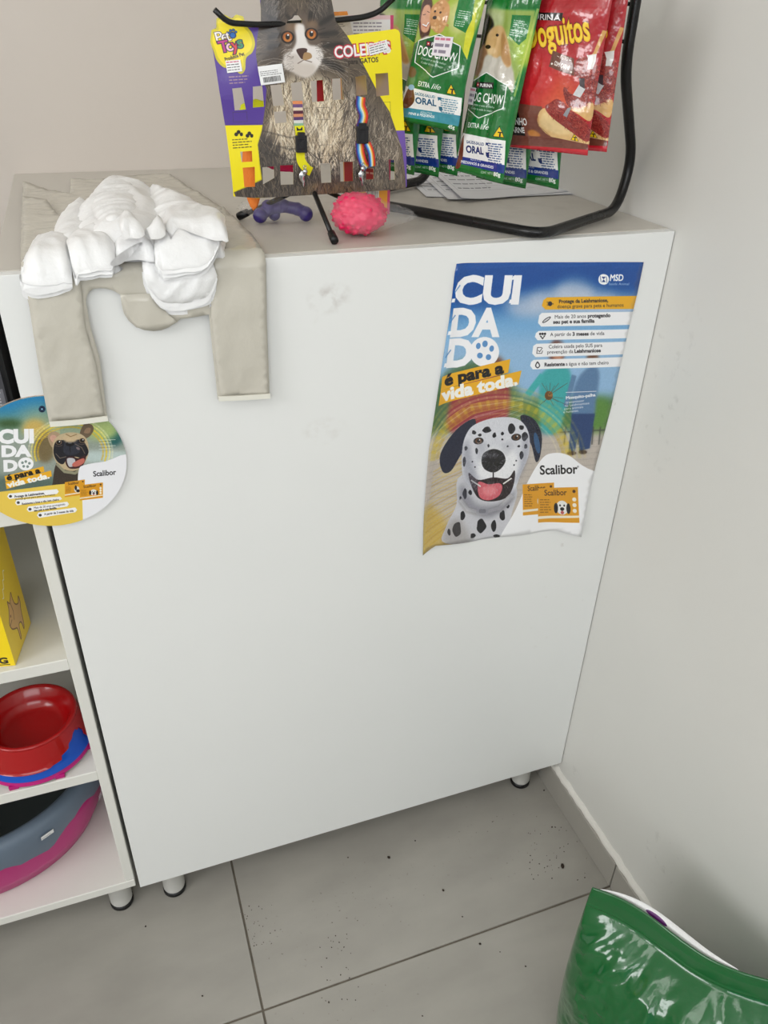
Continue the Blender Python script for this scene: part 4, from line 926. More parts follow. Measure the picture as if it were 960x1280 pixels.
c1 = collar('yellow cat collar with a striped strap and silver bell on the card', [('strap', [(371.5, 126), (372, 140), (373, 158)], .0115, M['multi'], .0025), ('strap', [(373.5, 157), (374.5, 172)], .0115, M['yellowweb'], .0032), ('strap', [(374.5, 186), (375, 200), (382, 210), (388, 214)], .0105, M['yellowweb'], .0030)], ((367.5, 168.5), (382, 189.5)), [(379, 213, .0032), (376, 222, .0042)])
c2 = collar('rainbow cat collar with a black buckle and silver pendant on the card', [('strap', [(451, 121), (450, 132), (454, 145), (450, 160)], .0115, M['rainbow'], .0025), ('strap', [(449, 176), (449, 190), (453, 204), (458, 209)], .0105, M['rainbow'], .0022), ('strap', [(457, 178), (461, 190), (463, 207)], .0085, M['rainbow'], .0060)], ((444, 157), (458, 178.5)), [(451, 209.5, .0032), (449.5, 221, .0042)])
# cat face stud on the yellow strap
x, z = card_xy(373.5, 164); y = card_y(x, z) - .0050
b = bmesh.new(); vs = [b.verts.new((x + a * .0036, y, z + c_ * .0036)) for a, c_ in ((-1, -.4), (-.5, -1), (.5, -1), (1, -.4), (1, .5), (.9, 1.4), (.3, .8), (-.3, .8), (-.9, 1.4), (-1, .5))]
b.faces.new(vs[::-1] if False else vs); ex = bmesh.ops.extrude_face_region(b, geom=b.faces[:]); [setattr(v, 'co', v.co + Vector((0, .001, 0))) for v in ex['geom'] if isinstance(v, bmesh.types.BMVert)]
bmesh.ops.recalc_face_normals(b, faces=b.faces); bm_obj('cat_stud', b, M['buckle'], c1, wp=True)

# the wire stand that carries the card: tripod foot, post, curved cross bar
st = empty('wire_card_stand', 'black wire tripod stand with an upturned cross bar holding the cat collar card', 'stand', (0.378, 0.141, H))
JX_, JY_, JZ_ = 0.372, 0.136, H + 0.052
for fx, fy in ((0.373, 0.037), (0.290, 0.196), (0.470, 0.205)):
    leg = tube('leg', [(JX_, JY_, JZ_), (fx + (JX_ - fx) * .05, fy + (JY_ - fy) * .05, H + .0065), ], .0031, M['wire'], st, wp=True)
    d = Vector((fx - JX_, fy - JY_, 0)).normalized()
    c_ = Vector((fx, fy, H + .0052)); q = Vector((JX_ - fx, JY_ - fy, .047)).normalized()
    cap = tube_bm([c_ - q * .002, c_ + q * .003, c_ + q * .014], [.0048, .0052, .0046], 10)
    o = bm_obj('rubber_cap', cap, M['blackp'], leg, smooth=True); o.matrix_parent_inverse = leg.matrix_parent_inverse.inverted() @ Matrix.Identity(4)
    o.matrix_parent_inverse = (Matrix.Translation(st.location)).inverted(); o.parent = leg; o.matrix_parent_inverse = Matrix.Identity(4)
tube('post', [(JX_, JY_, JZ_ - .002), (JX_, JY_ + .002, 1.43)], .0031, M['wire'], st, wp=True)
B_ = [(268, 12), (285, 28.5), (322, 31), (368, 29.5), (415, 26), (455, 21.5), (474, 15), (492, -2)]
yb_ = [0.110, 0.112, 0.114, 0.1235, 0.1245, 0.126, 0.126, 0.124]
bp = [hit(u, v, (0, y, 0), (0, 1, 0)) for (u, v), y in zip(B_, yb_)]
tube('cross_bar', fillet([tuple(p) for p in bp], .012), .0030, M['wire'], st, wp=True)

# small goods hanging behind the card
def quad_pack(name, label, cat, px, y0, thick, m, tilt=0.0, group=None, label_px=None, lm=None):
    P = [hit(u, v, (0, y0, 0), (0, 1, 0)) for u, v in px]
    bm = bmesh.new(); fr_ = [bm.verts.new((p[0], y0, p[2])) for p in P]; bk_ = [bm.verts.new((p[0], y0 + thick, p[2])) for p in P]
    uvl = bm.loops.layers.uv.new(); uvs_ = [(0, 1), (1, 1), (1, 0), (0, 0)]
    f = bm.faces.new(fr_[::-1]); [setattr(l[uvl], 'uv', uvs_[::-1][i]) for i, l in enumerate(f.loops)]
    bm.faces.new(bk_)
    for i in range(4): bm.faces.new((fr_[i], fr_[(i + 1) % 4], bk_[(i + 1) % 4], bk_[i]))
    bmesh.ops.recalc_face_normals(bm, faces=bm.faces)
    o = bm_obj(name, bm, m); tag(o, label, cat, group); return o
c = Canvas(200, 700, None, (238, 160, 30)); c.rect(0, 0, 200, 120, (236, 200, 206)); c.rect(20, 14, 190, 110, (238, 234, 236)); c.lines(50, 20, 180, 100, 7, (110, 100, 120), seed=8); c.rect(188, 0, 200, 700, (206, 60, 110)); c.rect(0, 120, 188, 330, (216, 190, 180)); c.rect(30, 300, 188, 360, (206, 60, 90)); c.ell(110, 200, 50, 60, (230, 200, 150), blur=8); c.rect(0, 330, 188, 640, (180, 60, 76)); c.lines(60, 420, 180, 560, 7, (236, 210, 206), seed=9); c.rect(0, 590, 188, 700, (240, 160, 30)); c.rect(90, 610, 150, 660, (236, 232, 226))
xb = 96
rg_ = random.Random(3)
while xb < 144: c.rect(xb, 616, xb + 2, 654, (40, 40, 60)); xb += rg_.choice((4, 5, 7))
quad_pack('accessory_pack', 'orange and pink blister card hanging behind the right edge of the collar card', 'pack', [(424, 19), (492, 19), (487, 268), (432, 262)], .150, .004, print_mat('orange pink card', c, .35, .3))
c = Canvas(120, 300, None, (206, 196, 190)); c.rect(0, 0, 120, 30, (230, 140, 40)); c.lines(20, 40, 90, 120, 5, (120, 110, 110), seed=2); c.noise(10, 6, 1)
quad_pack('sachet', 'small grey sachet with an orange top edge behind the cat card ear', 'sachet', [(413, 15), (434, 14), (446, 60), (420, 64)], .143, .003, print_mat('sachet print', c, .3, .3))
def lumpy(name, c_, rx, ry, rz, m, amp=.12, fq=4, sub=4, parent=None, bumps=None):
    b = bmesh.new(); bmesh.ops.create_icosphere(b, subdivisions=sub, radius=1)
    for v in b.verts:
        n_ = v.co.normalized(); k = 1 + amp * noise.noise(n_ * fq + Vector(c_) * 10)
        if bumps: k += bumps * max(0, sin(n_.x * 14) * sin(n_.y * 14 + 1) * sin(n_.z * 14 + 2))
        v.co = Vector((c_[0] + n_.x * rx * k, c_[1] + n_.y * ry * k, c_[2] + n_.z * rz * k))
    return bm_obj(name, b, m, parent, smooth=True)
M['pinkr'] = mat('pink rubber', (236, 26, 92), 0.35)
M['film'] = mat('clear film', (250, 250, 250), 0.05, alpha=0.09, bump=1.0, bscale=90, spec=1.0)
M['purpler'] = mat('purple rubber', (58, 44, 120), 0.4)
M['orangef'] = mat('orange felt', (250, 140, 60), 0.8, bump=.5, bscale=300)
M['magenta'] = mat('magenta plastic', (206, 20, 96), 0.35)
M['chart'] = mat('chartreuse foam', (214, 220, 30), 0.6)
M['redp'] = mat('red webbing', (170, 24, 44), 0.6)
def film_bag(parent, pts_px, y, thick, seed):
    """crinkled clear film pouch around a toy"""
    O_ = [(hit(u, v, (0, y, 0), (0, 1, 0))[0], hit(u, v, (0, y, 0), (0, 1, 0))[2]) for u, v in pts_px]
    vv, ff, _ = sheet([(p.x, p.y) for p in catmull([(a, b, 0) for a, b in O_], 3, True)], .004)
    dd = edge_dist(O_, vv[:, 0], vv[:, 1]); T_ = []
    for (a, b), d in zip(vv, dd):
        w_ = thick * min(1, (d / .02)) ** .6; n_ = noise.noise(Vector((a * 90, b * 90, seed))) + .6 * abs(noise.noise(Vector((a * 200, b * 160, seed))))
        T_.append(w_ * (1 + .25 * n_) + .0015 * n_ * min(1, d / .004))
    A, B = solid(vv, [t[::-1] for t in ff], [(a, y - t - .0003, b) for (a, b), t in zip(vv, T_)], [(a, y + t + .0003, b) for (a, b), t in zip(vv, T_)])
    return mesh_obj('film_wrap', A, B, M['film'], parent, smooth=True)
def film_shell(parent, c_, rx, ry, rz, seed, ends):
    """crinkled clear film wrapped round a toy, gathered into flat ruffled ends"""
    b = bmesh.new(); bmesh.ops.create_icosphere(b, subdivisions=5, radius=1)
    for v in b.verts:
        n_ = v.co.normalized(); k = 1 + .10 * noise.noise(n_ * 3 + Vector((seed, 0, 0))) + .06 * abs(noise.noise(n_ * 9 + Vector((0, seed, 0)))) + .03 * abs(noise.noise(n_ * 24))
        for ex, ey, ez, ln_ in ends:
            d = n_.dot(Vector((ex, ey, ez)).normalized()); k += ln_ * max(0, (d - .80) / .20) ** 1.6 * (1 + .5 * noise.noise(n_ * 14))
        v.co = Vector((c_[0] + n_.x * rx * k, c_[1] + n_.y * ry * k, max(H + .0006, c_[2] + n_.z * rz * min(k, 1.05))))
    return bm_obj('film_wrap', b, M['film'], parent, smooth=True)
# pink bumpy toy
pb = lumpy('toy_ball', (.418, .080, H + .0250), .033, .033, .0235, M['pinkr'], .08, 2, 5, bumps=.14); tag(pb, 'bright pink knobbly rubber toy in clear film on the counter', 'toy')
film_shell(pb, (.418, .080, H + .0255), .036, .036, .0245, 3.0, [(1, -.1, -.1, 1.0), (-.1, -1, -.5, .45), (.8, -.9, -.3, .45)])
# purple bone toy
pu = bmesh.new()
for (a, b, c_), r in (((.312, .168, H + .0105), .0095), ((.325, .176, H + .018), .010), ((.345, .172, H + .020), .0085), ((.362, .170, H + .016), .0085), ((.372, .164, H + .0105), .0095), ((.333, .178, H + .009), .008)):
    bmesh.ops.create_uvsphere(pu, u_segments=16, v_segments=10, radius=r, matrix=Matrix.Translation((a, b, c_)))
tube_bm([(.312, .168, H + .011), (.325, .176, H + .016), (.345, .173, H + .0195), (.362, .170, H + .016), (.372, .164, H + .0115)], .0078, 12, pu)
po = bm_obj('chew_toy', pu, M['purpler'], smooth=True); tag(po, 'dark purple bone-shaped chew toy behind the tripod leg on the counter', 'toy')
film_shell(po, (.342, .170, H + .018), .042, .024, .019, 6.0, [(-1, .1, .2, .35), (1, -.1, .2, .2)])
# goods glimpsed through the windows
ot = lumpy('felt_toy', (.300, .145, H + .066), .011, .007, .043, M['orangef'], .08); tag(ot, 'orange felt cat toy seen through the lower left windows of the card', 'toy')
mt = lumpy('feather_toy', (.352, .150, H + .077), .033, .008, .012, M['magenta'], .2); tag(mt, 'magenta toy seen through the lower windows left of the yellow collar', 'toy')
ct = lumpy('foam_ball', (.309, .142, H + .134), .019, .008, .012, M['chart'], .1); tag(ct, 'yellow-green foam ball seen through the upper left windows of the card', 'toy')
b = box_bm(.383, .402, .136, .1385, H + .142, H + .172, .0008); rb = bm_obj('red_ribbon', b, M['redp']); tag(rb, 'dark red webbing lead hanging behind the card, seen through a window', 'lead')
b = box_bm(.345, .358, .134, .137, H + .126, H + .138, .0008); rb = bm_obj('plastic_clip', b, M['magenta']); tag(rb, 'small magenta square clip seen through the window left of the yellow collar', 'clip')
# ================================================================== COUNTER DISPLAY FRAME and the treat bags hanging on it
DA = np.array([0.626, -0.012, H])                       # front bend of the tube on the counter
DE = np.array([.518, -.855, 0]); DE /= np.linalg.norm(DE)   # along the display, to the viewer's right
DN = np.array([-.855, -.518, 0]); DN /= np.linalg.norm(DN)  # the side the goods face
R_T = 0.0068
def dpos(a, back, z): p = DA + DE * a - DN * back; return (p[0], p[1], H + z)
fr = empty('display_frame', 'black tubular steel counter frame that holds the hanging treat bags', 'display stand', (float(DA[0]), float(DA[1]), H))
WD = -0.335
tube('tube_frame', fillet([dpos(WD, .163, .46), dpos(WD, .163, .185), dpos(WD, .236, .072), dpos(WD, .214, R_T + .002), dpos(WD, 0.0, R_T + .002), dpos(0, 0, R_T + .002), dpos(0, .213, R_T + .002), dpos(0, .2365, .072), dpos(0, .163, .185), dpos(0, .163, .46), dpos(WD, .163, .46)], .030, 10), R_T, M['wire'], fr, 14, wp=True)
for z in (.213, .252, .276, .33):
    tube('grid_wire', [dpos(WD, .163 , z), dpos(0, .163, z)], .0022, M['wire'], fr, 8, wp=True)

for a, z, f in ((-.245, .283, .050), (-.150, .276, .026), (-.085, .272, -.04), (-.005, .276, .010)):
    tube('hook', fillet([dpos(a, .163, z), dpos(a, -f - .006, z), dpos(a, -f - .012, z + .012)], .006, 4), .0017, M['wire'], fr, 8, wp=True)

def chow_canvas(kind):
    w_, h_ = 360, 900; h0 = h_ * 0.2 / 1.2
    q = [(607, 0), (676, 0), (631, 229), (569, 213)] if kind == 'blue' else [(526, 0), (606, 0), (573, 166), (502, 150)]
    Hm = homog(q, [(0, h0), (w_, h0), (w_, h_), (0, h_)])
    def fn(p):
        o = np.c_[p, np.ones(len(p))] @ Hm.T; return o[:, :2] / o[:, 2:]
    cv = Canvas(w_, h_, fn, (8, 112, 42)).ref(2.824, 470, 0); g, gd, wt = (8, 112, 42), (6, 84, 36), (250, 250, 248)
    if kind == 'blue':
        cv.fill([(395, 30), (566, 34), (556, 110), (520, 240), (480, 340), (300, 340), (350, 190)], c=(150, 176, 84)); cv.blur(3)
        cv.ell(420, 60, 40, 40, (190, 200, 150), blur=16); cv.ell(530, 150, 30, 80, (170, 200, 60), blur=14)
        cv.smooth([(372, 90), (380, 50), (410, 55), (420, 90), (400, 140), (380, 190), (350, 200), (345, 160)], (34, 28, 26), blur=4)
        cv.smooth([(350, 190), (380, 150), (400, 165), (398, 240), (370, 260), (340, 250)], (150, 110, 80), blur=5)
        cv.smooth([(390, 190), (420, 180), (480, 200), (500, 290), (470, 330), (360, 290), (380, 230)], (206, 200, 188), blur=4)
        cv.smooth([(400, 110), (420, 90), (450, 88), (470, 120), (484, 180), (488, 220), (470, 226), (452, 190), (430, 196), (405, 180), (388, 160), (392, 130)], (212, 172, 116), blur=3)
        cv.smooth([(448, 110), (468, 130), (484, 200), (484, 222), (464, 214), (450, 170)], (186, 140, 86), blur=3); cv.ell(432, 118, 6, 5, (40, 26, 20)); cv.ell(398, 158, 10, 7, (30, 22, 20)); cv.smooth([(396, 170), (420, 160), (430, 176), (404, 186)], (236, 206, 160), a=.8, blur=3)
        cv.fill([(490, 50), (552, 52), (536, 130), (512, 152), (478, 120)], c=(14, 120, 52)); cv.lines(494, 64, 540, 92, 4, wt, rot=10, seed=4); cv.lines(484, 96, 530, 120, 3, wt, rot=10, seed=5)
        cv.line([(572, 30), (500, 330)], 6, (220, 226, 120), a=.6)
        hx = [(398, 246), (474, 290), (463, 372), (374, 406), (318, 372), (326, 284)]
        cv.fill([(280, 330), (330, 280), (398, 246), (474, 290), (500, 330), (470, 470), (290, 470)], c=g); cv.smooth([(480, 300), (520, 240), (500, 340)], (150, 176, 84), a=.0)
        cv.fill(hx, c=(6, 98, 38)); cv.line(hx, 3.2, wt, closed=True)
        px_, py_, rot = 356, 294, 3; dx0, dy0, dw = 326, 344, 136
    else:
        cv.fill([(160, -60), (400, -60), (372, 60), (330, 200), (300, 300), (100, 300), (130, 120)], c=(160, 184, 60)); cv.blur(3)
        cv.ell(300, 60, 40, 60, (200, 206, 130), blur=14); cv.fill([(330, 100), (360, 20), (352, 120), (325, 230), (308, 230)], c=(214, 214, 40))
        cv.smooth([(160, 120), (150, 60), (166, 0), (190, -10), (206, 40), (200, 110), (180, 150)], (74, 40, 34), blur=3)
        cv.smooth([(160, 60), (172, 20), (196, 24), (202, 70), (190, 110), (166, 108)], (222, 166, 136), blur=2); cv.line([(168, 52), (180, 50)], 2.5, (70, 40, 34)); cv.line([(170, 86), (186, 92), (194, 80)], 5, (250, 250, 250)); cv.line([(168, 88), (184, 98), (196, 82)], 1.8, (170, 60, 60)); cv.line([(186, 40), (196, 44)], 2, (70, 40, 34))
        cv.smooth([(204, 20), (236, -4), (262, 20), (266, 60), (256, 90), (236, 118), (206, 100), (198, 60)], (206, 152, 100), blur=2)
        rg = random.Random(4)
        for i in range(26): cv.ell(rg.uniform(204, 264), rg.uniform(0, 105), 5, 5, rg.choice([(226, 178, 126), (186, 130, 80), (236, 196, 150)]), a=.8)
        cv.ell(214, 40, 4, 4, (30, 20, 16)); cv.ell(236, 44, 4, 4, (30, 20, 16)); cv.ell(216, 62, 8, 6, (40, 26, 22))
        cv.smooth([(140, 180), (160, 140), (200, 130), (180, 210)], (216, 206, 190), blur=3)
        cv.fill([(294, -60), (350, -60), (346, 70), (326, 116), (286, 92)], c=(14, 120, 52)); cv.lines(300, 34, 342, 64, 4, wt, rot=8, seed=6); cv.lines(294, 70, 332, 92, 3, wt, rot=10, seed=7)
        cv.fill([(90, 280), (130, 160), (160, 140), (235, 120), (307, 160), (330, 210), (300, 470), (60, 470)], c=g); cv.smooth([(110, 300), (130, 240), (150, 280), (120, 330)], (120, 150, 90), a=.8, blur=4); cv.ell(136, 252, 16, 20, (120, 90, 50), blur=3)
        hx = [(158, 142), (236, 120), (307, 162), (300, 240), (216, 270), (148, 218)]
        cv.fill(hx, c=(6, 98, 38)); cv.line(hx, 3.2, wt, closed=True)
        px_, py_, rot = 188, 158, 9; dx0, dy0, dw = 156, 190, 138
    r = radians(rot)
    cv.fill([(px_, py_ - 16), (px_ + 70, py_ - 16 + 70 * sin(r)), (px_ + 68, py_ + 6 + 70 * sin(r)), (px_ - 2, py_ + 6)], c=(26, 22, 24))
    cv.fill([(px_ + 3, py_ - 12), (px_ + 13, py_ - 11), (px_ + 12, py_ + 1), (px_ + 2, py_)], c=(200, 30, 44)); cv.ell(px_ + 7.5, py_ - 5.5, 2.5, 2.5, wt)
    cv.text('PURINA', px_ + 17, py_ + 2, 17, wt, rot=rot, bold=.03, width=46)
    cv.text('DOG CHOW', dx0, dy0, 47, wt, rot=rot + 3, bold=.015, width=dw)
    cv.text('Contém o vida o melhor', dx0 + 14, dy0 + 16, 11, wt, rot=rot + 5, width=92, shear=.25); cv.text('Cuidar lo vida lo mejor', dx0 + 12, dy0 + 30, 11, wt, rot=rot + 5, width=84, shear=.25)
    if kind == 'blue':
        cv.text('EXTRA', 330, 440, 25, wt, rot=4, bold=.02, width=46); cv.text('life', 379, 446, 27, wt, rot=4, width=28, shear=.3, bold=.01)
        cv.fill([(294, 458), (471, 488), (462, 580), (280, 548)], c=wt); cv.fill([(286, 545), (464, 578), (460, 610), (276, 572)], c=(22, 56, 140))
        cv.smooth([(318, 470), (300, 500), (290, 560), (280, 590), (296, 590), (310, 540)], (106, 52, 34))
        cv.text('SAÚDE-SALUD', 328, 498, 15, (22, 50, 110), rot=7, bold=.02, width=66); cv.text('ORAL', 322, 532, 37, (22, 50, 110), rot=6, bold=.04, width=66)
        cv.lines(412, 492, 468, 572, 9, (30, 60, 120), rot=8, seed=11, th=.5); cv.fill([(398, 530), (410, 532), (409, 546), (403, 552), (397, 544)], c=(22, 50, 110)); cv.fill([(402, 494), (412, 496), (410, 508), (406, 502), (401, 506)], c=(22, 50, 110))
        cv.text('ADULTOS', 334, 562, 12, wt, rot=7, width=40); cv.text('MEDIANOS & GRANDES', 300, 572, 14, wt, rot=9, bold=.03, width=122)
        cv.text('CONT. NETO', 372, 609, 12, wt, rot=6, width=46); cv.text('80g', 420, 618, 21, wt, rot=6, bold=.03, width=26)
        tri = [(430, 472), (468, 478), (452, 434)]; tx, ty = 445, 472
    else:
        cv.text('EXTRA', 160, 300, 25, wt, rot=10, bold=.02, width=46); cv.text('life', 208, 310, 27, wt, rot=10, width=30, shear=.3)
        cv.fill([(98, 298), (312, 345), (304, 412), (90, 378)], c=wt); cv.fill([(90, 374), (305, 408), (298, 446), (80, 406)], c=(60, 150, 170))
        cv.smooth([(118, 320), (140, 300), (146, 350), (118, 380), (100, 370)], (110, 66, 40)); cv.ell(136, 306, 12, 10, (150, 190, 210))
        cv.text('SAÚDE-SALUD', 148, 332, 14, (40, 110, 140), rot=11, bold=.02, width=70); cv.text('ORAL', 146, 362, 32, (30, 90, 130), rot=9, bold=.03, width=72)
        cv.lines(238, 342, 305, 398, 7, (70, 130, 160), rot=9, seed=12, th=.5); cv.fill([(226, 374), (238, 376), (237, 388), (231, 393), (225, 386)], c=(40, 110, 140)); cv.fill([(228, 340), (240, 342), (238, 356), (234, 350), (228, 354)], c=(40, 110, 140))
        cv.text('ADULTOS', 158, 398, 11, wt, rot=9, width=40); cv.text('MINIS & PEQUENOS', 120, 402, 12, wt, rot=9, bold=.03, width=86)
        cv.text('45g', 254, 452, 18, wt, rot=7, bold=.03, width=26)
        tri = [(258, 328), (294, 334), (278, 294)]; tx, ty = 272, 328
    cv.fill(tri, c=(20, 20, 16)); cx_ = sum(p[0] for p in tri) / 3; cy_ = sum(p[1] for p in tri) / 3
    cv.fill([(cx_ + (a - cx_) * .86, cy_ + (b - cy_) * .86) for a, b in tri], c=(246, 206, 20)); cv.text('T', tx, ty, 24, (20, 20, 16), rot=8, bold=.04)
    cv.noise(5, 12, 3)
    return cv
def dog_canvas():
    w_, h_ = 480, 860; h0 = h_ * 0.2 / 1.2
    Hm = homog([(642, 0), (765, 0), (737, 194), (612, 181)], [(0, h0), (w_, h0), (w_, h_), (0, h_)])
    def fn(p):
        o = np.c_[p, np.ones(len(p))] @ Hm.T; return o[:, :2] / o[:, 2:]
    red = (176, 28, 38)
    cv = Canvas(w_, h_, fn, red).ref(5.333, 630, 0)
    for i in range(9): cv.line([(60, -30 + i * 10), (780, -34 + i * 10)], 3, (150, 22, 34), a=.6)
    cv.ell(400, 620, 160, 180, (232, 110, 60), a=.7, blur=40); cv.ell(250, 480, 140, 160, (206, 40, 50), a=.7, blur=30)
    cv.fill([(-100, 920), (-60, 640), (290, 680), (330, 900), (600, 1000), (-100, 1000)], c=(110, 74, 58), a=.85); cv.fill([(-160, 1000), (-60, 690), (110, 700), (150, 900), (150, 950)], c=(18, 16, 16))
    # sausage slices, bread and cutlery
    cv.smooth([(258, 820), (262, 740), (310, 690), (420, 720), (520, 830), (580, 900), (590, 950), (480, 930), (330, 900)], (226, 186, 126)); cv.smooth([(276, 820), (284, 750), (330, 716), (420, 760), (500, 860), (380, 880)], (240, 208, 150), blur=4); cv.line([(262, 750), (256, 820), (330, 905), (470, 935)], 5, (180, 130, 80))
    rg = random.Random(5)
    def meat(P, c0=(150, 44, 40)):
        cv.smooth(P, c0); cv.hairs([(p.x, p.y) for p in catmull([(a, b, 0) for a, b in P], 4, True)], 500, 26, 40, [(196, 96, 76), (112, 26, 28), (88, 18, 22), (176, 70, 60)], a=.8, seed=rg.randint(0, 99), jit=50, wd=2)
    meat([(310, 690), (350, 650), (400, 630), (480, 700), (580, 800), (600, 900), (560, 930), (470, 860), (380, 780)])
    cv.smooth([(470, 680), (560, 640), (620, 660), (600, 780), (540, 740)], (222, 176, 112)); meat([(436, 560), (450, 550), (480, 590), (560, 600), (600, 560), (610, 620), (560, 680), (480, 680), (446, 640)], (130, 36, 34))
    meat([(510, 380), (560, 350), (620, 380), (650, 430), (630, 500), (600, 560), (560, 500), (510, 470)]); meat([(570, 480), (620, 470), (640, 560), (600, 650), (570, 600)])
    cv.line([(682, 190), (630, 330), (612, 350)], 22, (214, 160, 90)); cv.fill([(580, 340), (640, 330), (636, 380), (620, 430), (586, 430), (592, 380)], c=(236, 232, 228)); cv.fill([(536, 530), (576, 560), (540, 620), (496, 600)], c=(214, 214, 216)); cv.fill([(536, 486), (572, 490), (570, 560), (540, 540)], c=(70, 60, 66)); cv.fill([(460, 690), (490, 686), (456, 756), (430, 740)], c=(150, 152, 158))
    # lettering
    cv.fill([(130, 72), (420, 78), (414, 126), (130, 114)], c=(24, 16, 18)); cv.text('PURINA', 178, 116, 50, (246, 240, 240), rot=2, bold=.01, width=226)
    cv.text('Doguitos', 168, 296, 236, (248, 190, 30), rot=-7, bold=.03, out=(110, 30, 20), ow=.03, width=436); cv.text('Doguitos', 168, 293, 236, (252, 214, 60), rot=-7, bold=.005, width=436)
    cv.fill([(352, 308), (500, 360), (506, 474), (330, 412)], c=(112, 66, 52)); cv.text('— FEITO —', 384, 352, 34, (244, 232, 220), rot=18, width=104, bold=.02); cv.text('COM CARNE', 364, 400, 40, (250, 244, 236), rot=18, bold=.04, width=112)
    for x_, y_ in ((349, 394), (484, 448)): cv.ell(x_, y_, 7, 7, (250, 244, 236))
    cv.text('INHO', 76, 812, 72, (250, 248, 246), rot=2, bold=.03, width=98); cv.text('ARNE', 58, 870, 58, (250, 248, 246), rot=2, bold=.03, width=88)
    cv.smooth([(170, 860), (210, 850), (250, 880), (240, 900), (180, 895)], (214, 140, 60), a=.8, blur=3)
    cv.fill([(-100, 880), (180, 896), (330, 900), (575, 950), (575, 1000), (-100, 960)], c=(116, 62, 50)); 
    for i in range(5): cv.line([(100, 900 + i * 12), (400, 920 + i * 12)], 3, (80, 40, 34), a=.7)
    cv.fill([(-100, 955), (600, 992), (600, 1100), (-100, 1100)], c=(200, 30, 46))
    tri = [(460, 920), (516, 932), (488, 874)]; cv.fill(tri, c=(20, 20, 16)); cv.fill([(488 + (a - 488) * .86, 909 + (b - 909) * .86) for a, b in tri], c=(246, 206, 20)); cv.text('T', 478, 924, 38, (20, 20, 16), rot=5, bold=.04)
    cv.noise(6, 10, 3)
    return cv
M['chow_blue'] = print_mat('treat bag print blue band', chow_canvas('blue'), .2, .9, bump=.45, bscale=45)
M['chow_teal'] = print_mat('treat bag print teal band', chow_canvas('teal'), .2, .9, bump=.45, bscale=45)
M['dogu'] = print_mat('meat snack bag print', dog_canvas(), .2, .9, bump=.45, bscale=45)
c = Canvas(110, 90, None, (238, 232, 238)); c.lines(6, 4, 104, 20, 1, (200, 90, 120), seed=5, th=.7); c.lines(10, 26, 100, 84, 2, (120, 110, 130), seed=6, th=.5)
M['tagp'] = print_mat('small price label', c, .4)
def hang_bag(name, label, cat, group, m, quad, dd, seed, thick=.008, up=1.2, hooks=True, sticker_uv=None):
    """flat pouch hanging in a vertical plane of the display; quad = its visible face TL, TR, BR, BL"""
    p0 = DA + DN * dd
    Q = []
    for u, v in quad:
        X = hit(u, v, p0, DN) - p0; Q.append(((X @ DE), X[2]))
    TL, TR, BR, BL = [np.array(q) for q in Q]
    nu, nv = 26, 44
    V, U = [], []
    def pt(s, t, off):
        a = (BL * (1 - s) + BR * s) * (1 - t) + (TL * (1 - s) + TR * s) * t
        P = p0 + DE * a[0] + np.array([0, 0, a[1]]) + DN * off; return P
    hgt = np.linalg.norm(TL - BL)
    def T_(s, t):
        tt = t / up; d = min(tt, 1 - tt) * hgt * up; e_ = max(0, min(1, (d - .010) / .035)); e_ = e_ * e_ * (3 - 2 * e_)
        side = max(0.0, sin(pi * s)) ** .55
        wr = noise.noise(Vector((s * 3 + seed, t * 5, seed * 3.1))) * .45 + noise.noise(Vector((s * 8, t * 3 + seed, seed))) * .35 + abs(noise.noise(Vector((s * 14, t * 8 + seed, seed)))) * .30
        return thick * e_ * side * (1 + wr)
    def crimp(t): 
        tt = t / up; d = min(tt, 1 - tt) * hgt * up
        return .0004 * sin(tt * hgt * up / .0016 * pi) if d < .010 else 0.0
    def bend(s, t): return .003 * sin(t * 3 + seed) + .0022 * sin(s * 4 + seed * 2) * (1 - t / up)
    for side in (1, -1):
        for j in range(nv + 1):
            for i in range(nu + 1):
                s, t = i / nu, up * j / nv; pin = .010 * sin(pi * min(1, t / up)) 
                s2 = s + (0.5 - s) * .035 * sin(pi * t / up)
                V.append(pt(s2, t, bend(s, t) + side * (T_(s, t) * (1.0 if side > 0 else .6) + .00025) + crimp(t))); U.append((s, t / up))
    n1 = (nu + 1) * (nv + 1); F = []
    for j in range(nv):
        for i in range(nu):
            a = j * (nu + 1) + i; F.append((a, a + 1, a + nu + 2, a + nu + 1)); b = a + n1; F.append((b + nu + 1, b + nu + 2, b + 1, b))
    rim = [i for i in range(nu + 1)] + [j * (nu + 1) + nu for j in range(1, nv + 1)] + [nv * (nu + 1) + i for i in range(nu - 1, -1, -1)] + [j * (nu + 1) for j in range(nv - 1, 0, -1)]
    for a, b in zip(rim, rim[1:] + rim[:1]): F.append((b, a, a + n1, b + n1))
    V = np.array(V); base = V[[0]].mean(0)
    o = mesh_obj(name, V, F, m, smooth=True, uvs=U); tag(o, label, cat, group)
    if sticker_uv:
        s0, t0, s1, t1 = sticker_uv; SV, SU = [], []
        for t in (t0, t1):
            for s in (s0, s1): SV.append(pt(s, t, bend(s, t) + T_(s, t) + .0014)); SU.append(((s - s0) / (s1 - s0), (t - t0) / (t1 - t0)))
        mesh_obj('price_sticker', SV, [(0, 1, 3, 2)], M['tagp'], o, uvs=SU)
    return o
G1 = 'green dog treat bags on the display frame'
hang_bag('treat_bag', 'green dog treat bag with a teal band and a hugging woman and dog picture', 'treat bag', G1, M['chow_teal'], [(526, 0), (606, 0), (573, 166), (502, 150)], .034, 1.0, sticker_uv=(.40, .58, .70, .73))
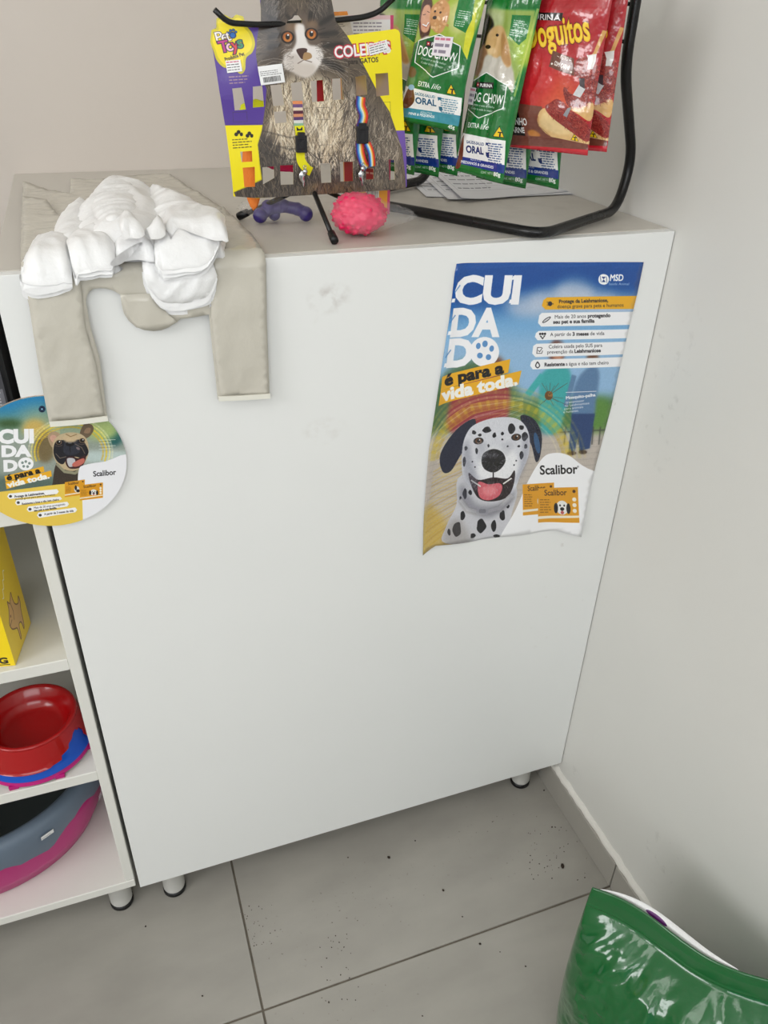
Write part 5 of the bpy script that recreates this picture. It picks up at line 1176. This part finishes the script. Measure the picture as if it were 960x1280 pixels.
hang_bag('treat_bag', 'unobstructed green dog treat bag with a blue band, just left of the red bags', 'treat bag', G1, M['chow_blue'], [(607, 0), (676, 0), (631, 229), (569, 213)], .012, 2.0, sticker_uv=(.02, .42, .16, .52))
hang_bag('treat_bag', 'green dog treat bag half hidden behind the right edge of the cat card', 'treat bag', G1, M['chow_blue'], [(474, 0), (541, 0), (517, 219), (455, 206)], .010, 3.0)
hang_bag('treat_bag', 'green dog treat bag whose lower end hangs below the teal banded one, nearer the card', 'treat bag', G1, M['chow_blue'], [(503, 0), (570, 0), (546, 222), (484, 208)], -.008, 4.0)
hang_bag('treat_bag', 'green dog treat bag squeezed in behind the teal banded and front blue banded ones', 'treat bag', G1, M['chow_blue'], [(532, 0), (597, 0), (571, 220), (509, 207)], -.026, 5.0)
hang_bag('treat_bag', 'green dog treat bag peeping out right behind the front blue banded one', 'treat bag', G1, M['chow_blue'], [(634, 0), (699, 0), (656, 236), (594, 222)], -.044, 6.0)
hang_bag('treat_bag', 'green dog treat bag farthest right, hanging below the red snack bags', 'treat bag', G1, M['chow_blue'], [(662, 0), (724, 0), (698, 237), (638, 223)], -.064, 7.0)
G2 = 'red meat snack bags on the display frame'
hang_bag('snack_bag', 'red meat snack bag in front with yellow lettering and a sliced sausage', 'snack bag', G2, M['dogu'], [(642, 0), (765, 0), (737, 194), (612, 181)], -.006, 8.0, thick=.010, sticker_uv=(.11, .64, .26, .72))
hang_bag('snack_bag', 'red meat snack bag behind, only its right edge showing beside the steel tube', 'snack bag', G2, M['dogu'], [(664, -4), (786, -4), (759, 190), (634, 177)], -.028, 9.0, thick=.010)

# ================================================================== PAPERS under the bags
c = Canvas(420, 300, None, (238, 239, 243))
for i in range(9): c.line([(16, 30 + i * 28), (404, 30 + i * 28)], 1.2, (150, 152, 160), a=.7)
for x_ in (16, 120, 230, 320, 404): c.line([(x_, 30), (x_, 254)], 1.2, (150, 152, 160), a=.7)
for i in range(8): c.lines(24, 36 + i * 28, 220, 50 + i * 28, 1, (120, 122, 130), seed=i, th=.4, fill=.6)
xb = 350
rg_ = random.Random(2)
for i in range(22): c.rect(352, 70 + i * 5, 394, 70 + i * 5 + rg_.choice((2, 3)), (50, 50, 54))
M['paper'] = print_mat('printed paper', c, .7)
def paper(px, z, label, curl, seed):
    P = [hit(u, v, (0, 0, H + z), (0, 0, 1)) for u, v in px]; n_ = 14; V, U, F = [], [], []
    for j in range(n_ + 1):
        for i in range(n_ + 1):
            s, t = i / n_, j / n_; p = (P[0] * (1 - s) + P[1] * s) * (1 - t) + (P[3] * (1 - s) + P[2] * s) * t
            k = curl * (max(0, s - .7) / .3) ** 2 * (1 - t) + curl * .8 * (max(0, .25 - s) / .25) ** 2 * (t) + .0003 * (1 + sin(s * 7 + seed) * sin(t * 5))
            V.append((p[0], p[1], H + z + k)); U.append((s, 1 - t))
    m1 = len(V); V += [(a, b, c_ - .0003) for a, b, c_ in V]; U += U
    for j in range(n_):
        for i in range(n_):
            a = j * (n_ + 1) + i; F.append((a + n_ + 1, a + n_ + 2, a + 1, a)); b = a + m1; F.append((b, b + 1, b + n_ + 2, b + n_ + 1))
    o = mesh_obj('paper_sheet', V, F, M['paper'], smooth=True, uvs=U); tag(o, label, 'paper', 'printed papers lying under the treat bags'); return o
paper([(492, 208), (690, 212), (718, 243), (533, 247)], .0006, 'lowest printed paper sheet in the stack under the treat bags', .002, 1)
paper([(505, 200), (698, 204), (731, 241), (560, 251)], .0016, 'middle printed paper sheet in the stack under the treat bags', .003, 2)
paper([(520, 196), (694, 199), (729, 237), (577, 252)], .0026, 'topmost printed paper sheet with curled corners under the treat bags', .006, 3)
# ================================================================== CARRIER BAGS draped over the counter edge
def drape(s, t, h, R=.003):
    """s = along the counter, t = distance from its front edge (down positive, back negative), h = height off the surface"""
    a = pi * R / 4
    if t < -a: return (s, -t + (R - a), H + h)
    if t > a: return (s, -h, H - t - (R - a))
    th = (t + a) / (2 * a) * pi / 2; return (s, R - (R + h) * sin(th), H - R + (R + h) * cos(th))
_TG = np.concatenate([np.linspace(-.62, -.05, 200), np.linspace(-.05, .05, 401)[1:], np.linspace(.05, .5, 200)[1:]])
_PC = {}
def st_of(u, v, h=0.0, R=.003):
    """layout point -> (s, t) on the folded surface at height h above counter top and front"""
    k = (round(h, 5), R)
    if k not in _PC: _PC[k] = np.array([drape(0, t, h, R)[1:] for t in _TG])
    Q = _PC[k]; d = ray(u, v); c = (Q[:, 0] - CAM[1]) * d[2] - (Q[:, 1] - CAM[2]) * d[1]
    best = None
    for i in np.nonzero(c[:-1] * c[1:] <= 0)[0]:
        f = c[i] / (c[i] - c[i + 1] + 1e-15); y = Q[i, 0] + (Q[i + 1, 0] - Q[i, 0]) * f; l = (y - CAM[1]) / d[1]
        if best is None or l < best[0]: best = (l, _TG[i] + (_TG[i + 1] - _TG[i]) * f)
    return (CAM[0] + best[0] * d[0], best[1])
K3 = lambda L: [(x / 2.667, 180 + y / 2.667) for x, y in L]
def ridged(x, y, z): return 1 - 2 * abs(noise.noise(Vector((x, y, z))))
M['greige'] = mat('thin greige polythene', (214, 209, 196), 0.24, bump=.9, bscale=38, var=.04, vscale=14, alpha=.93, spec=.6)
M['whitep'] = mat('white polythene film', (250, 250, 250), 0.34, bump=.5, bscale=90, sss=.25, spec=.5)
def draped_sheet(name, px, h0, fn, step, m, thick=.0004, smooth=True, parent=None, R=.003, smooth_n=0, ph=0.0):
    P = [st_of(u, v, ph, R) for u, v in px]
    if smooth_n: P = [(p.x, p.y) for p in catmull([(a, b, 0) for a, b in P], smooth_n, True)]
    v_, f_, O_ = sheet(P, step)
    dd = edge_dist(P, v_[:, 0], v_[:, 1]); hh = [h0 + fn(a, b, d) for (a, b), d in zip(v_, dd)]
    top = [drape(a, b, k, R) for (a, b), k in zip(v_, hh)]; bot = [drape(a, b, (k - thick) if thick < .003 else h0, R) for (a, b), k in zip(v_, hh)]
    V, F = solid(v_, f_, bot, top)
    return mesh_obj(name, V, F, m, parent, smooth=smooth)
gb = [(80, 140), (235, 180), (237, 130), (345, 125), (560, 110), (745, 225), (840, 320), (878, 372), (885, 600), (893, 832), (722, 842), (705, 690), (692, 560), (600, 575), (560, 605), (535, 615), (510, 618), (478, 614), (450, 603), (428, 584), (412, 560), (404, 530), (400, 497), (375, 482), (352, 476), (330, 475), (310, 478), (297, 487), (289, 500), (286, 520), (300, 600), (330, 700), (357, 905), (165, 925), (130, 740), (97, 530), (72, 400), (75, 260)]
def gfn(s, t, d):
    n1 = noise.noise(Vector((s * 18, t * 12, 1.0))); n2 = ridged(s * 30 + t * 14, t * 22, 4.0); n3 = ridged(s * 70, t * 40 + s * 30, 7.0)
    k = .0022 + .0026 * (n1 + .5) + .0017 * n2 + .0009 * n3
    if t > 0: k += .004 * min(1, t / .05) * (0.6 + noise.noise(Vector((s * 9, t * 6, 3)))) 
    return max(.0008, k)
go = draped_sheet('carrier_bag', K3(gb), 0.0006, gfn, .0065, M['greige'], parent=None)
tag(go, 'large greige plastic carrier bag draped over the counter corner with two hanging handles', 'carrier bag')
# welded hems at the two handle ends, and the fold line over the tongue
def strip(name, px, parent, m, h=.0065, w_=.004):
    P = [st_of(u, v) for u, v in px]; V, F = [], []
    P = catmull([(a, b, 0) for a, b in P], 5)
    for i, p in enumerate(P):
        V += [drape(p.x, p.y - w_ / 2, h - .002), drape(p.x, p.y - w_ / 2, h), drape(p.x, p.y + w_ / 2, h), drape(p.x, p.y + w_ / 2, h - .002)]
    for i in range(len(P) - 1):
        for k in range(4): F.append((i * 4 + k, i * 4 + 4 + k, i * 4 + 4 + (k + 1) % 4, i * 4 + (k + 1) % 4))
    F += [(0, 1, 2, 3), tuple(len(V) - 1 - k for k in range(4))]
    return mesh_obj(name, V, F, m, parent, smooth=False)
M['hem'] = mat('white welded hem', (236, 234, 222), .4)
strip('hem', K3([(166, 917), (260, 910), (357, 898)]), go, M['hem'], .0150, .006); strip('hem', K3([(722, 834), (800, 831), (892, 825)]), go, M['hem'], .0150, .006)
# second layer of the bag: gusset folds seen as overlapping panels
for px_, nm in (([(82, 200), (160, 210), (260, 330), (270, 480), (282, 600), (318, 720), (345, 895), (172, 912), (134, 740), (101, 530), (78, 400)], 'gusset'), ([(745, 230), (838, 322), (872, 372), (880, 600), (887, 822), (728, 832), (711, 690), (698, 560), (695, 380)], 'gusset'), ([(398, 494), (500, 490), (560, 560), (588, 582), (555, 603), (510, 614), (452, 602), (414, 556)], 'tongue')):
    draped_sheet(nm, K3(px_), .0036, lambda s, t, d: .0012 + max(0, gfn(s, t, d)) * .9, .007, M['greige'], parent=go)

wb = empty('bag_bundle', 'heap of folded white plastic carrier bags lying on top of the greige bag', 'plastic bags', (0.17, 0.12, H + .008))
def wfn(T, fq, seed, edge, amp, dirn=(1.0, 0.3)):
    def f(s, t, d):
        e_ = 1 - exp(-(d / edge) ** 1.2); n1 = noise.noise(Vector((s * fq + seed, t * fq, seed)))
        a = s * dirn[0] + t * dirn[1]; b = -s * dirn[1] + t * dirn[0]
        n2 = ridged(a * fq * 2.2 + seed, b * fq * .7, seed + 3); n3 = ridged(a * fq * 6, b * fq * 2.2, seed)
        return T * e_ * (1 + .30 * n1) + amp * (max(0, n2) ** 2 * 1.3 + n3 * .22) * min(1, d / .008)
    return f
def wpiece(nm, px, h0, T, fq, seed, edge=.005, amp=.002, step=.0036, ph=None, R=.012, dirn=(1.0, 0.3)):
    o = draped_sheet(nm, K3(px), h0, wfn(T, fq, seed, edge, amp, dirn), step, M['whitep'], thick=1.0, parent=wb, R=R, smooth_n=3, ph=(h0 + T) if ph is None else ph)
    o.matrix_parent_inverse = Matrix.Translation(-Vector(wb.location)); return o
def layers(px, h0, n_, dh, dx, dy, seed):
    """stepped edges of the folded stack"""
    n_ = min(n_, 4); dh = dh * 1.55; dy = dy * 1.3
    for k in range(n_):
        q = [(x + dx * (n_ - k) + 3.2 * sin(i * 2.1 + k * 1.7 + seed), y + dy * (n_ - k) + 3.2 * cos(i * 1.3 + k * 2.3 + seed)) for i, (x, y) in enumerate(px)]
        o = draped_sheet('folded_layer', K3(q), h0 + dh * k, lambda s, t, d, k=k: .0010 * noise.noise(Vector((s * 70, t * 70, k + seed))) + .0009, .005, M['whitep'], thick=.0009, parent=wb, R=.012, smooth_n=3, ph=h0 + dh * k, smooth=False)
        o.matrix_parent_inverse = Matrix.Translation(-Vector(wb.location))
# the back mass of the heap, in overlapping folds
wpiece('bag_fold', [(168, 290), (182, 225), (235, 178), (290, 170), (330, 260), (260, 330), (200, 320)], .008, .012, 18, 1.3, edge=.008, dirn=(.7, .7))
wpiece('bag_fold', [(232, 230), (240, 170), (300, 112), (345, 86), (430, 92), (500, 98), (560, 190), (540, 300), (470, 340), (380, 330), (280, 300)], .010, .026, 16, 2.6, edge=.016, dirn=(.9, .4), amp=.003)
wpiece('bag_fold', [(470, 110), (545, 112), (640, 138), (700, 168), (744, 214), (750, 285), (735, 330), (640, 320), (540, 300), (480, 220)], .010, .030, 14, 3.3, edge=.016, dirn=(.5, .9), amp=.003)
wpiece('bag_fold', [(300, 150), (350, 100), (430, 104), (470, 160), (440, 230), (360, 250), (310, 220)], .032, .008, 20, 4.4, edge=.010, dirn=(.3, 1.0))
# the hanging, layered ends
LA = [(68, 432), (84, 366), (130, 300), (224, 292), (234, 396), (214, 478), (130, 500), (80, 486)]
layers(LA, .006, 6, .0019, .4, 5.0, 1)
wpiece('bag_fold', [(62, 430), (80, 364), (130, 298), (225, 288), (236, 390), (212, 464), (130, 476), (72, 462)], .0165, .006, 26, 2.1)
LB = [(232, 300), (330, 272), (376, 310), (380, 385), (330, 418), (262, 430), (242, 404)]
layers(LB, .012, 5, .0019, 1.0, 5.5, 3)
wpiece('bag_fold', [(224, 288), (330, 256), (374, 296), (380, 380), (330, 412), (262, 424), (238, 400)], .0215, .007, 30, 3.7, dirn=(.9, -.4))
LC = [(476, 396), (560, 420), (710, 410), (708, 500), (676, 530), (575, 546), (518, 515)]
layers(LC, .006, 5, .0018, 0, 5.8, 5)
wpiece('bag_fold', [(472, 380), (560, 400), (712, 395), (710, 490), (672, 524), (572, 538), (513, 508)], .015, .005, 22, 4.9, dirn=(.8, .6))
LD = [(562, 282), (592, 262), (700, 296), (736, 314), (690, 400), (620, 420), (520, 400)]
layers(LD, .020, 5, .0018, -.6, 5.0, 7)
wpiece('bag_fold', [(556, 275), (588, 254), (700, 286), (740, 306), (694, 392), (622, 412), (514, 392)], .029, .005, 22, 5.3, dirn=(.9, -.3))
wpiece('bag_fold', [(550, 205), (640, 196), (735, 210), (752, 255), (742, 310), (660, 290), (592, 262), (548, 258)], .036, .006, 18, 6.3, edge=.004)
wpiece('bag_knot', [(398, 222), (428, 210), (462, 236), (478, 262), (470, 292), (430, 292), (398, 266)], .040, .008, 40, 7.1, edge=.003, dirn=(.6, .8))
wpiece('bag_knot', [(480, 262), (500, 240), (536, 228), (548, 256), (544, 290), (512, 300), (484, 290)], .040, .008, 40, 7.7, edge=.003, dirn=(.8, -.5))
wpiece('bag_fold', [(378, 300), (440, 306), (520, 300), (524, 350), (510, 386), (460, 376), (402, 382), (380, 350)], .018, .006, 44, 8.4, edge=.003, dirn=(.4, .9), amp=.004)
wpiece('bag_fold', [(372, 385), (458, 322), (470, 326), (420, 385), (380, 404)], .026, .003, 60, 9.1, edge=.002)
wpiece('bag_fold', [(336, 424), (384, 398), (410, 412), (374, 436), (345, 440)], .010, .004, 60, 9.4, edge=.003)
# ================================================================== GOODS ON THE SHELF UNIT
# yellow carton
ZS1, ZS2, ZB0 = 0.6292, 0.3992, 0.118
a = hit(19.5, 832, (0, 0, ZS1), (0, 0, 1)); b = hit(38.7, 779, (0, 0, ZS1), (0, 0, 1)); d = (b - a); d[2] = 0; L_ = np.linalg.norm(d); d /= L_; e_ = np.array([-d[1], d[0], 0.0])
if e_[0] > 0: e_ = -e_
BH = .195; L2 = .13
c = Canvas(260, 560, None, (250, 216, 20)); c.rect(0, 0, 260, 70, (252, 224, 50)); dog = (222, 176, 110); ol = (110, 60, 30)
P = [(70, 380), (90, 350), (96, 320), (110, 340), (130, 330), (150, 316), (150, 350), (160, 380), (190, 400), (210, 380), (214, 410), (200, 440), (190, 500), (176, 520), (168, 480), (140, 470), (130, 520), (118, 524), (116, 470), (90, 450), (66, 430), (56, 400)]
c.smooth([(x, y) for x, y in P], dog); c.line([(p.x, p.y) for p in catmull([(x, y, 0) for x, y in P], 4, True)], 5, ol, closed=True); c.ell(88, 385, 5, 6, ol); c.line([(60, 410), (90, 404)], 4, ol); c.line([(120, 345), (124, 390), (110, 420)], 4, ol)
for k_, (x_, y_) in enumerate(((40, 250), (64, 290))):
    c.line([(x_ + t * 12, y_ - t * 13 + (9 if t % 2 else -9)) for t in range(8)], 5, (252, 250, 236))
sidem = print_mat('yellow carton side', c, .35, .3)
c = Canvas(400, 560, None, (252, 220, 14)); c.text('500G', 262, 545, 40, (30, 24, 16), width=112, bold=.05); c.line([(250, 552), (380, 552)], 4, (30, 24, 16)); c.ell(190, 240, 120, 130, (248, 170, 20)); c.ell(190, 240, 90, 100, (252, 200, 60))
frontm = print_mat('yellow carton front', c, .35, .3)
bx = empty('biscuit_carton', 'yellow cardboard pet food carton with an outlined dog on its side', 'carton', (float(a[0]), float(a[1]), ZS1))
def face(name, P, m): 
    return mesh_obj(name, P, [(0, 1, 2, 3)], m, bx, uvs=[(0, 0), (1, 0), (1, 1), (0, 1)], wp=True)
A0, B0 = a, a + d * L_; C0, D0 = B0 + e_ * L2, A0 + e_ * L2; up = np.array([0, 0, BH])
for p in (A0, B0, C0, D0): p[2] = ZS1 + .0004
def lo(p, k=0): return p + up * k
M['ycard'] = mat('yellow card', (250, 214, 16), .4)
cc = (A0 + B0 + C0 + D0) / 4
ins = lambda p: p + (cc - p) / np.linalg.norm(cc - p) * .0006
vb = [ins(p) for p in (A0, B0, C0, D0)] + [ins(p) + up * .999 for p in (A0, B0, C0, D0)]
core = mesh_obj('carton_body', vb, [(3, 2, 1, 0), (4, 5, 6, 7), (0, 1, 5, 4), (1, 2, 6, 5), (2, 3, 7, 6), (3, 0, 4, 7)], M['ycard'], bx, wp=True)
face('side_print', [A0, B0, B0 + up, A0 + up], sidem); face('front_print', [D0, A0, A0 + up, D0 + up], frontm)

# nested feeding bowls
def strip_on_cone(name, outline, r_at, c0, m, parent, thick, step):
    """sheet given in (angle, z) wrapped on a cone-like wall"""
    S_ = 0.09
    v_, f_, _ = sheet([(x * S_, y) for x, y in outline], step); top, bot = [], []
    for x, z in v_:
        an = x / S_; r = r_at(z); top.append((c0[0] + r * cos(an), c0[1] + r * sin(an), c0[2] + z)); r -= thick; bot.append((c0[0] + r * cos(an), c0[1] + r * sin(an), c0[2] + z))
    V, F = solid(v_, f_, bot, top); return mesh_obj(name, V, F, m, parent, smooth=False)
BX_, BY_ = -0.1065, 0.0860
KR, KZ = .80, .66
def bowl(z0, m, label, notch, feet=False):
    c0 = (BX_, BY_, z0)
    pf = [(0, .018), (.050, .018), (.058, .021), (.066, .040), (.0755, .0655), (.079, .0690), (.083, .0695), (.0855, .067), (.0862, .0635), (.0845, .0630), (.0835, .0655), (.080, .0665), (.077, .0640), (.0675, .0385), (.059, .0190), (.050, .0160), (0, .016)]
    o = lathe('feeding_bowl', [(r * KR, z * KZ) for r, z in pf], m, None, 56, loc=c0)
    tag(o, label, 'bowl', 'nested feeding bowls on the middle shelf')
    rat = lambda z: KR * (.0862 + (.0635 - z / KZ) / .0635 * .0140 + (.0028 if z < .005 else 0))
    zt = .0636 * KZ
    out = [(-pi, zt), (pi, zt), (pi, 0)]
    if notch:
        pts = [(-.34, 0), (-.36, .008), (-.33, .016), (-.38, .020), (-.40, .026), (-.47, .025), (-.52, .030), (-.62, .028), (-.70, .023), (-.80, .021), (-.84, .015), (-1.02, .012), (-1.05, .006), (-1.45, .004), (-1.9, .004), (-2.4, .004), (-2.42, 0)]
        out += pts
    out += [(-pi, 0)]
    s_ = strip_on_cone('skirt', out, rat, c0, m, o, .0014, .005)
    s_.data.polygons.foreach_set('use_smooth', [True] * len(s_.data.polygons))
    try: s_.data.set_sharp_from_angle(angle=radians(50))
    except Exception: pass
    if feet:
        for an in (-2.0, -1.15, -.35, 1.2, 2.6):
            x, y = BX_ + .078 * cos(an), BY_ + .078 * sin(an)
            box('foot', x - .007, x + .007, y - .006, y + .006, z0 - .0056, z0 + .002, m, o, bev=.0015, seg=2)
    return o
M['redpl'] = mat('red plastic', (170, 10, 14), .22, coat=.3); M['blupl'] = mat('blue plastic', (14, 82, 190), .28); M['magpl'] = mat('magenta plastic shell', (190, 24, 120), .32)
bowl(ZS2 + .0235, M['redpl'], 'glossy red pet bowl on top of the nested stack', True)
bowl(ZS2 + .0145, M['blupl'], 'blue pet bowl nested under the red one, showing as a band', False)
bowl(ZS2 + .0058, M['magpl'], 'magenta pet bowl with small feet at the bottom of the stack', False, feet=True)

# litter tray
M['greypl'] = mat('blue grey plastic', (104, 118, 134), .42)
TX, TY = -0.250, 0.200
tr = empty('litter_tray', 'oval litter tray with a blue-grey wavy rim over a magenta base', 'litter tray', (TX, TY, ZB0))
AX, AY = .96, .80
def tray_part(name, prof, m, fn=None, seg=90):
    o = lathe(name, prof, m, tr, seg=seg, sx=AX, sy=AY, loc=(0, 0, 0), fn=fn); return o
tray_part('base', [(0, .001), (.180, .001), (.196, .006), (.212, .040), (.222, .090), (.228, .135), (.224, .135), (.208, .045), (.190, .010), (0, .006)], M['magpl'])
def wavy(p, a_, k):
    return p
# rim skirt: wavy lower edge
S_ = .22
ang = lambda t: -pi + 2 * pi * t
N_ = 120; V, F = [], []
def edge_z(t):
    a_ = ang(t); return .068 + .040 * cos(a_) + .012 * sin(a_ * 9 + 1.2) + .007 * abs(sin(a_ * 13))
def wall_r(z): return .2155 + .0175 * min(1, z / .135) 
for i in range(N_):
    a_ = ang(i / N_); z0 = edge_z(i / N_); zz = [z0, z0 + (.132 - z0) * .5, .132, .142, .147, .148, .142, .128, .110]
    rr = [wall_r(z0) + .0025, wall_r(zz[1]) + .003, .2315, .229, .222, .210, .200, .192, .188]
    for z, r in zip(zz, rr): V.append((r * cos(a_) * AX, r * sin(a_) * AY, z))
n9 = 9
for i in range(N_):
    j = (i + 1) % N_
    for k in range(n9 - 1): F.append((i * n9 + k, j * n9 + k, j * n9 + k + 1, i * n9 + k + 1))
rimo = mesh_obj('rim', V, F, M['greypl'], tr, smooth=True)
M['pan'] = mat('dark grey plastic', (80, 86, 86), .5)
tray_part('inner_pan', [(0, .020), (.16, .020), (.178, .04), (.187, .111)], M['pan'])
def tray_sticker(a0, a1, z0, z1, r_off, m):
    V = []
    for a_, z in ((a0, z0), (a1, z0), (a1, z1), (a0, z1)):
        r = wall_r(z) + r_off; V.append((r * cos(a_) * AX, r * sin(a_) * AY, z))
    mesh_obj('price_sticker', V, [(0, 1, 2, 3)], m, tr, uvs=[(0, 0), (1, 0), (1, 1), (0, 1)])
tray_sticker(-1.03, -.93, .118, .127, .0045, print_mat('tray label', label_cv(21, 180, 70, bars=False), .4))
tray_sticker(-.40, -.33, .070, .084, .0035, M['tagp'])

# black case on top of the shelf unit
bc = empty('black_case', 'black plastic case standing on the shelf unit against the counter side', 'case', (-.20, .19, .873))
box('case_body', -.40, -.014, .040, .36, .8735, 1.085, M['blackp'], bc, bev=.006, seg=3, wp=True)
box('lid', -.404, -.010, .036, .364, 1.086, 1.108, M['blackp'], bc, bev=.005, seg=3, wp=True)
c = Canvas(90, 260, None, (70, 70, 74)); c.lines(10, 14, 82, 120, 4, (200, 200, 204), seed=8, th=.5); c.rect(10, 140, 80, 240, (120, 120, 126)); c.lines(16, 150, 74, 230, 5, (210, 210, 214), seed=9, th=.5)
lm = print_mat('grey case label', c, .5)
mesh_obj('label_plate', [(-.040, .0392, .985), (-.020, .0392, .985), (-.020, .0392, 1.045), (-.040, .0392, 1.045)], [(0, 1, 2, 3)], lm, bc, uvs=[(0, 0), (1, 0), (1, 1), (0, 1)], wp=True)

# ================================================================== GREEN SACK standing on the floor by the right wall
sk = empty('feed_sack', 'large glossy green plastic feed sack standing on the floor by the right wall', 'sack', (.70, -.50, 0))
ES = np.array([.55, -.835, 0]); ES /= np.linalg.norm(ES); NS = np.array([ES[1], -ES[0], 0.0]); 
if NS[0] > 0: NS = -NS
SP = np.array([.612, -.386, 0.0]); SW, SH = .355, .372
def seam_xy(u):
    p = SP + ES * SW * u; k = max(0, u - .42); return p + np.array([.16, .10, 0]) * k * k * 1.2 - NS * .006 * sin(u * 9)
def seam_z(u): return SH - .011 + .022 * u + .003 * sin(u * 13)
HB = .905                                              # lower edge of the flat header band (share of the height)
def sack_T(u, v):
    if v > HB: return .0035 * min(1, (1 - v) / .03)
    k = (HB - v) / HB; b_ = max(0.0, sin(pi * u)) ** .62
    f_ = min(1, k / .36) ** .75; foot_ = 1.0 if v > .08 else (.86 + .14 * v / .08)
    return .088 * (b_ * f_ * foot_ + .025 * min(1, k / .3)) + .0035
def crump(u, v, s_):
    k = max(0.0, HB - v)
    fan = (u - .32) / (.35 + k * 1.3)
    a = ridged(fan * 3.2 + s_, k * 1.6, s_) * .62 + ridged(fan * 6.5 + k * 3, k * 5 + s_, s_ + 2) * .40 + ridged(u * 26 + k * 12, v * 20, s_ + 5) * .16
    return .022 * a * min(1, k / (.10 if s_ < 5 else .5))
nu, nv = 110, 110; V, U = [], []
for side in (1, -1):
    for j in range(nv + 1):
        for i in range(nu + 1):
            u, v = i / nu, j / nv; p = seam_xy(u) * v + (SP + ES * SW * (.5 + (u - .5) * .94) + NS * .014) * (1 - v)
            bul = 1 + .05 * sin(pi * (1 - v)) ; cu = .5 + (u - .5) * bul; p = p + ES * SW * (cu - u) * .6
            lean = NS * (.012 * sin(pi * v))
            T = sack_T(u, v) + (crump(u, v, 1.0 if side > 0 else 9.0) * max(0, sin(pi * u)) ** .4)
            z = seam_z(u) * v + .002 * (1 - v)
            if 1 - v < .02: T = .0012
            q = p + lean + NS * side * max(T, .0008); V.append((q[0], q[1], z)); U.append((u, v))
n1 = (nu + 1) * (nv + 1); F = []
for j in range(nv):
    for i in range(nu):
        a_ = j * (nu + 1) + i; F.append((a_, a_ + 1, a_ + nu + 2, a_ + nu + 1)); b_ = a_ + n1; F.append((b_ + nu + 1, b_ + nu + 2, b_ + 1, b_))
rim = [i for i in range(nu + 1)] + [j * (nu + 1) + nu for j in range(1, nv + 1)] + [nv * (nu + 1) + i for i in range(nu - 1, -1, -1)] + [j * (nu + 1) for j in range(nv - 1, 0, -1)]
for a_, b_ in zip(rim, rim[1:] + rim[:1]): F.append((b_, a_, a_ + n1, b_ + n1))
M['sack'] = mat('green glossy film', (4, 98, 42), .14, bump=.7, bscale=30, var=.12, vscale=5, coat=.4, spec=.7)
so = mesh_obj('sack_body', V, F, M['sack'], sk, smooth=True, uvs=U, wp=True)
bmf = bmesh.new(); bmf.from_mesh(so.data); bmesh.ops.recalc_face_normals(bmf, faces=bmf.faces); bmf.to_mesh(so.data); bmf.free()
# heat seal line across the front
V = []
F = []
for i in range(61):
    u = i / 60; p = seam_xy(u) + NS * (.012 * sin(pi * HB) + .0038); z = seam_z(u) * (HB + .012)
    for dz, o_ in ((-.0035, 0), (-.001, .0016), (.001, .0016), (.0035, 0)): q = p + NS * o_; V.append((q[0], q[1], z + dz))
for i in range(60):
    for k in range(3): F.append((i * 4 + k, i * 4 + 4 + k, i * 4 + 5 + k, i * 4 + 1 + k))
mesh_obj('seal_seam', V, F, M['sack'], sk, smooth=True, wp=True)
# open rear lip: white inside of the film
c = Canvas(600, 80, None, (240, 240, 240)); c.ell(250, 34, 50, 15, (96, 24, 110), rot=4); c.line([(0, 70), (150, 66)], 6, (40, 90, 60)); c.noise(4, 8, 2)
lipm = print_mat('white film inside', c, .35)
V, U, F = [], [], []
for i in range(61):
    u = i / 60 * .52 + .03; op = sin(pi * min(1, i / 60)) ** .8
    for t in (0, .5, 1):
        p = seam_xy(u) - NS * (.0015 + .011 * op * t); z = seam_z(u) * (.962 + .038 * t + .006 * op * t)
        V.append((p[0], p[1], z)); U.append((i / 60, t))
for i in range(60):
    for k in range(2): F.append((i * 3 + k, i * 3 + 3 + k, i * 3 + 4 + k, i * 3 + 1 + k))
lo_ = mesh_obj('rear_lip', V, F, lipm, sk, smooth=True, uvs=U, wp=True)
sm = lo_.modifiers.new('t', 'SOLIDIFY'); sm.thickness = .0006

# crumbs of dirt on the floor
M['dirt'] = mat('dark dirt', (52, 42, 34), .9, bump=.6, bscale=300)
b = bmesh.new(); rg = random.Random(12)
for (u, v, r) in [(703, 1083, .0042), (486, 1072, .0026), (554, 1113, .002), (600, 1180, .0018), (578, 1146, .0012), (690, 1034, .0014), (694, 1034, .0012), (700, 1060, .001), (710, 1055, .001), (722, 1100, .0011), (690, 1098, .001), (731, 1097, .001), (657, 1208, .0012), (625, 1190, .001), (519, 1051, .0012), (435, 1072, .0012), (424, 1178, .001), (430, 1184, .001), (411, 1253, .0015), (676, 975, .0016), (680, 988, .0014), (528, 1270, .001), (253, 1245, .0014), (182, 1158, .0012)] + [(rg.uniform(660, 735), rg.uniform(1020, 1100), rg.uniform(.0005, .001)) for _ in range(40)] + [(rg.uniform(395, 450), rg.uniform(1150, 1260), rg.uniform(.0005, .001)) for _ in range(26)] + [(rg.uniform(300, 345), rg.uniform(1130, 1190), rg.uniform(.0004, .0009)) for _ in range(30)]:
    p = hit(u, v, (0, 0, 0), (0, 0, 1))
    if p[0] > SKX - .003: continue
    m4 = Matrix.Translation((p[0], p[1], r * .35)) @ Matrix.Rotation(rg.uniform(0, 6), 4, 'Z') @ Matrix.Diagonal((1, rg.uniform(.5, .9), .55, 1))
    bmesh.ops.create_icosphere(b, subdivisions=1, radius=r * 1.45, matrix=m4)
dirt = bm_obj('dirt_crumbs', b, M['dirt']); tag(dirt, 'dark crumbs of dirt scattered over the grey floor tiles', 'dirt', kind='stuff')
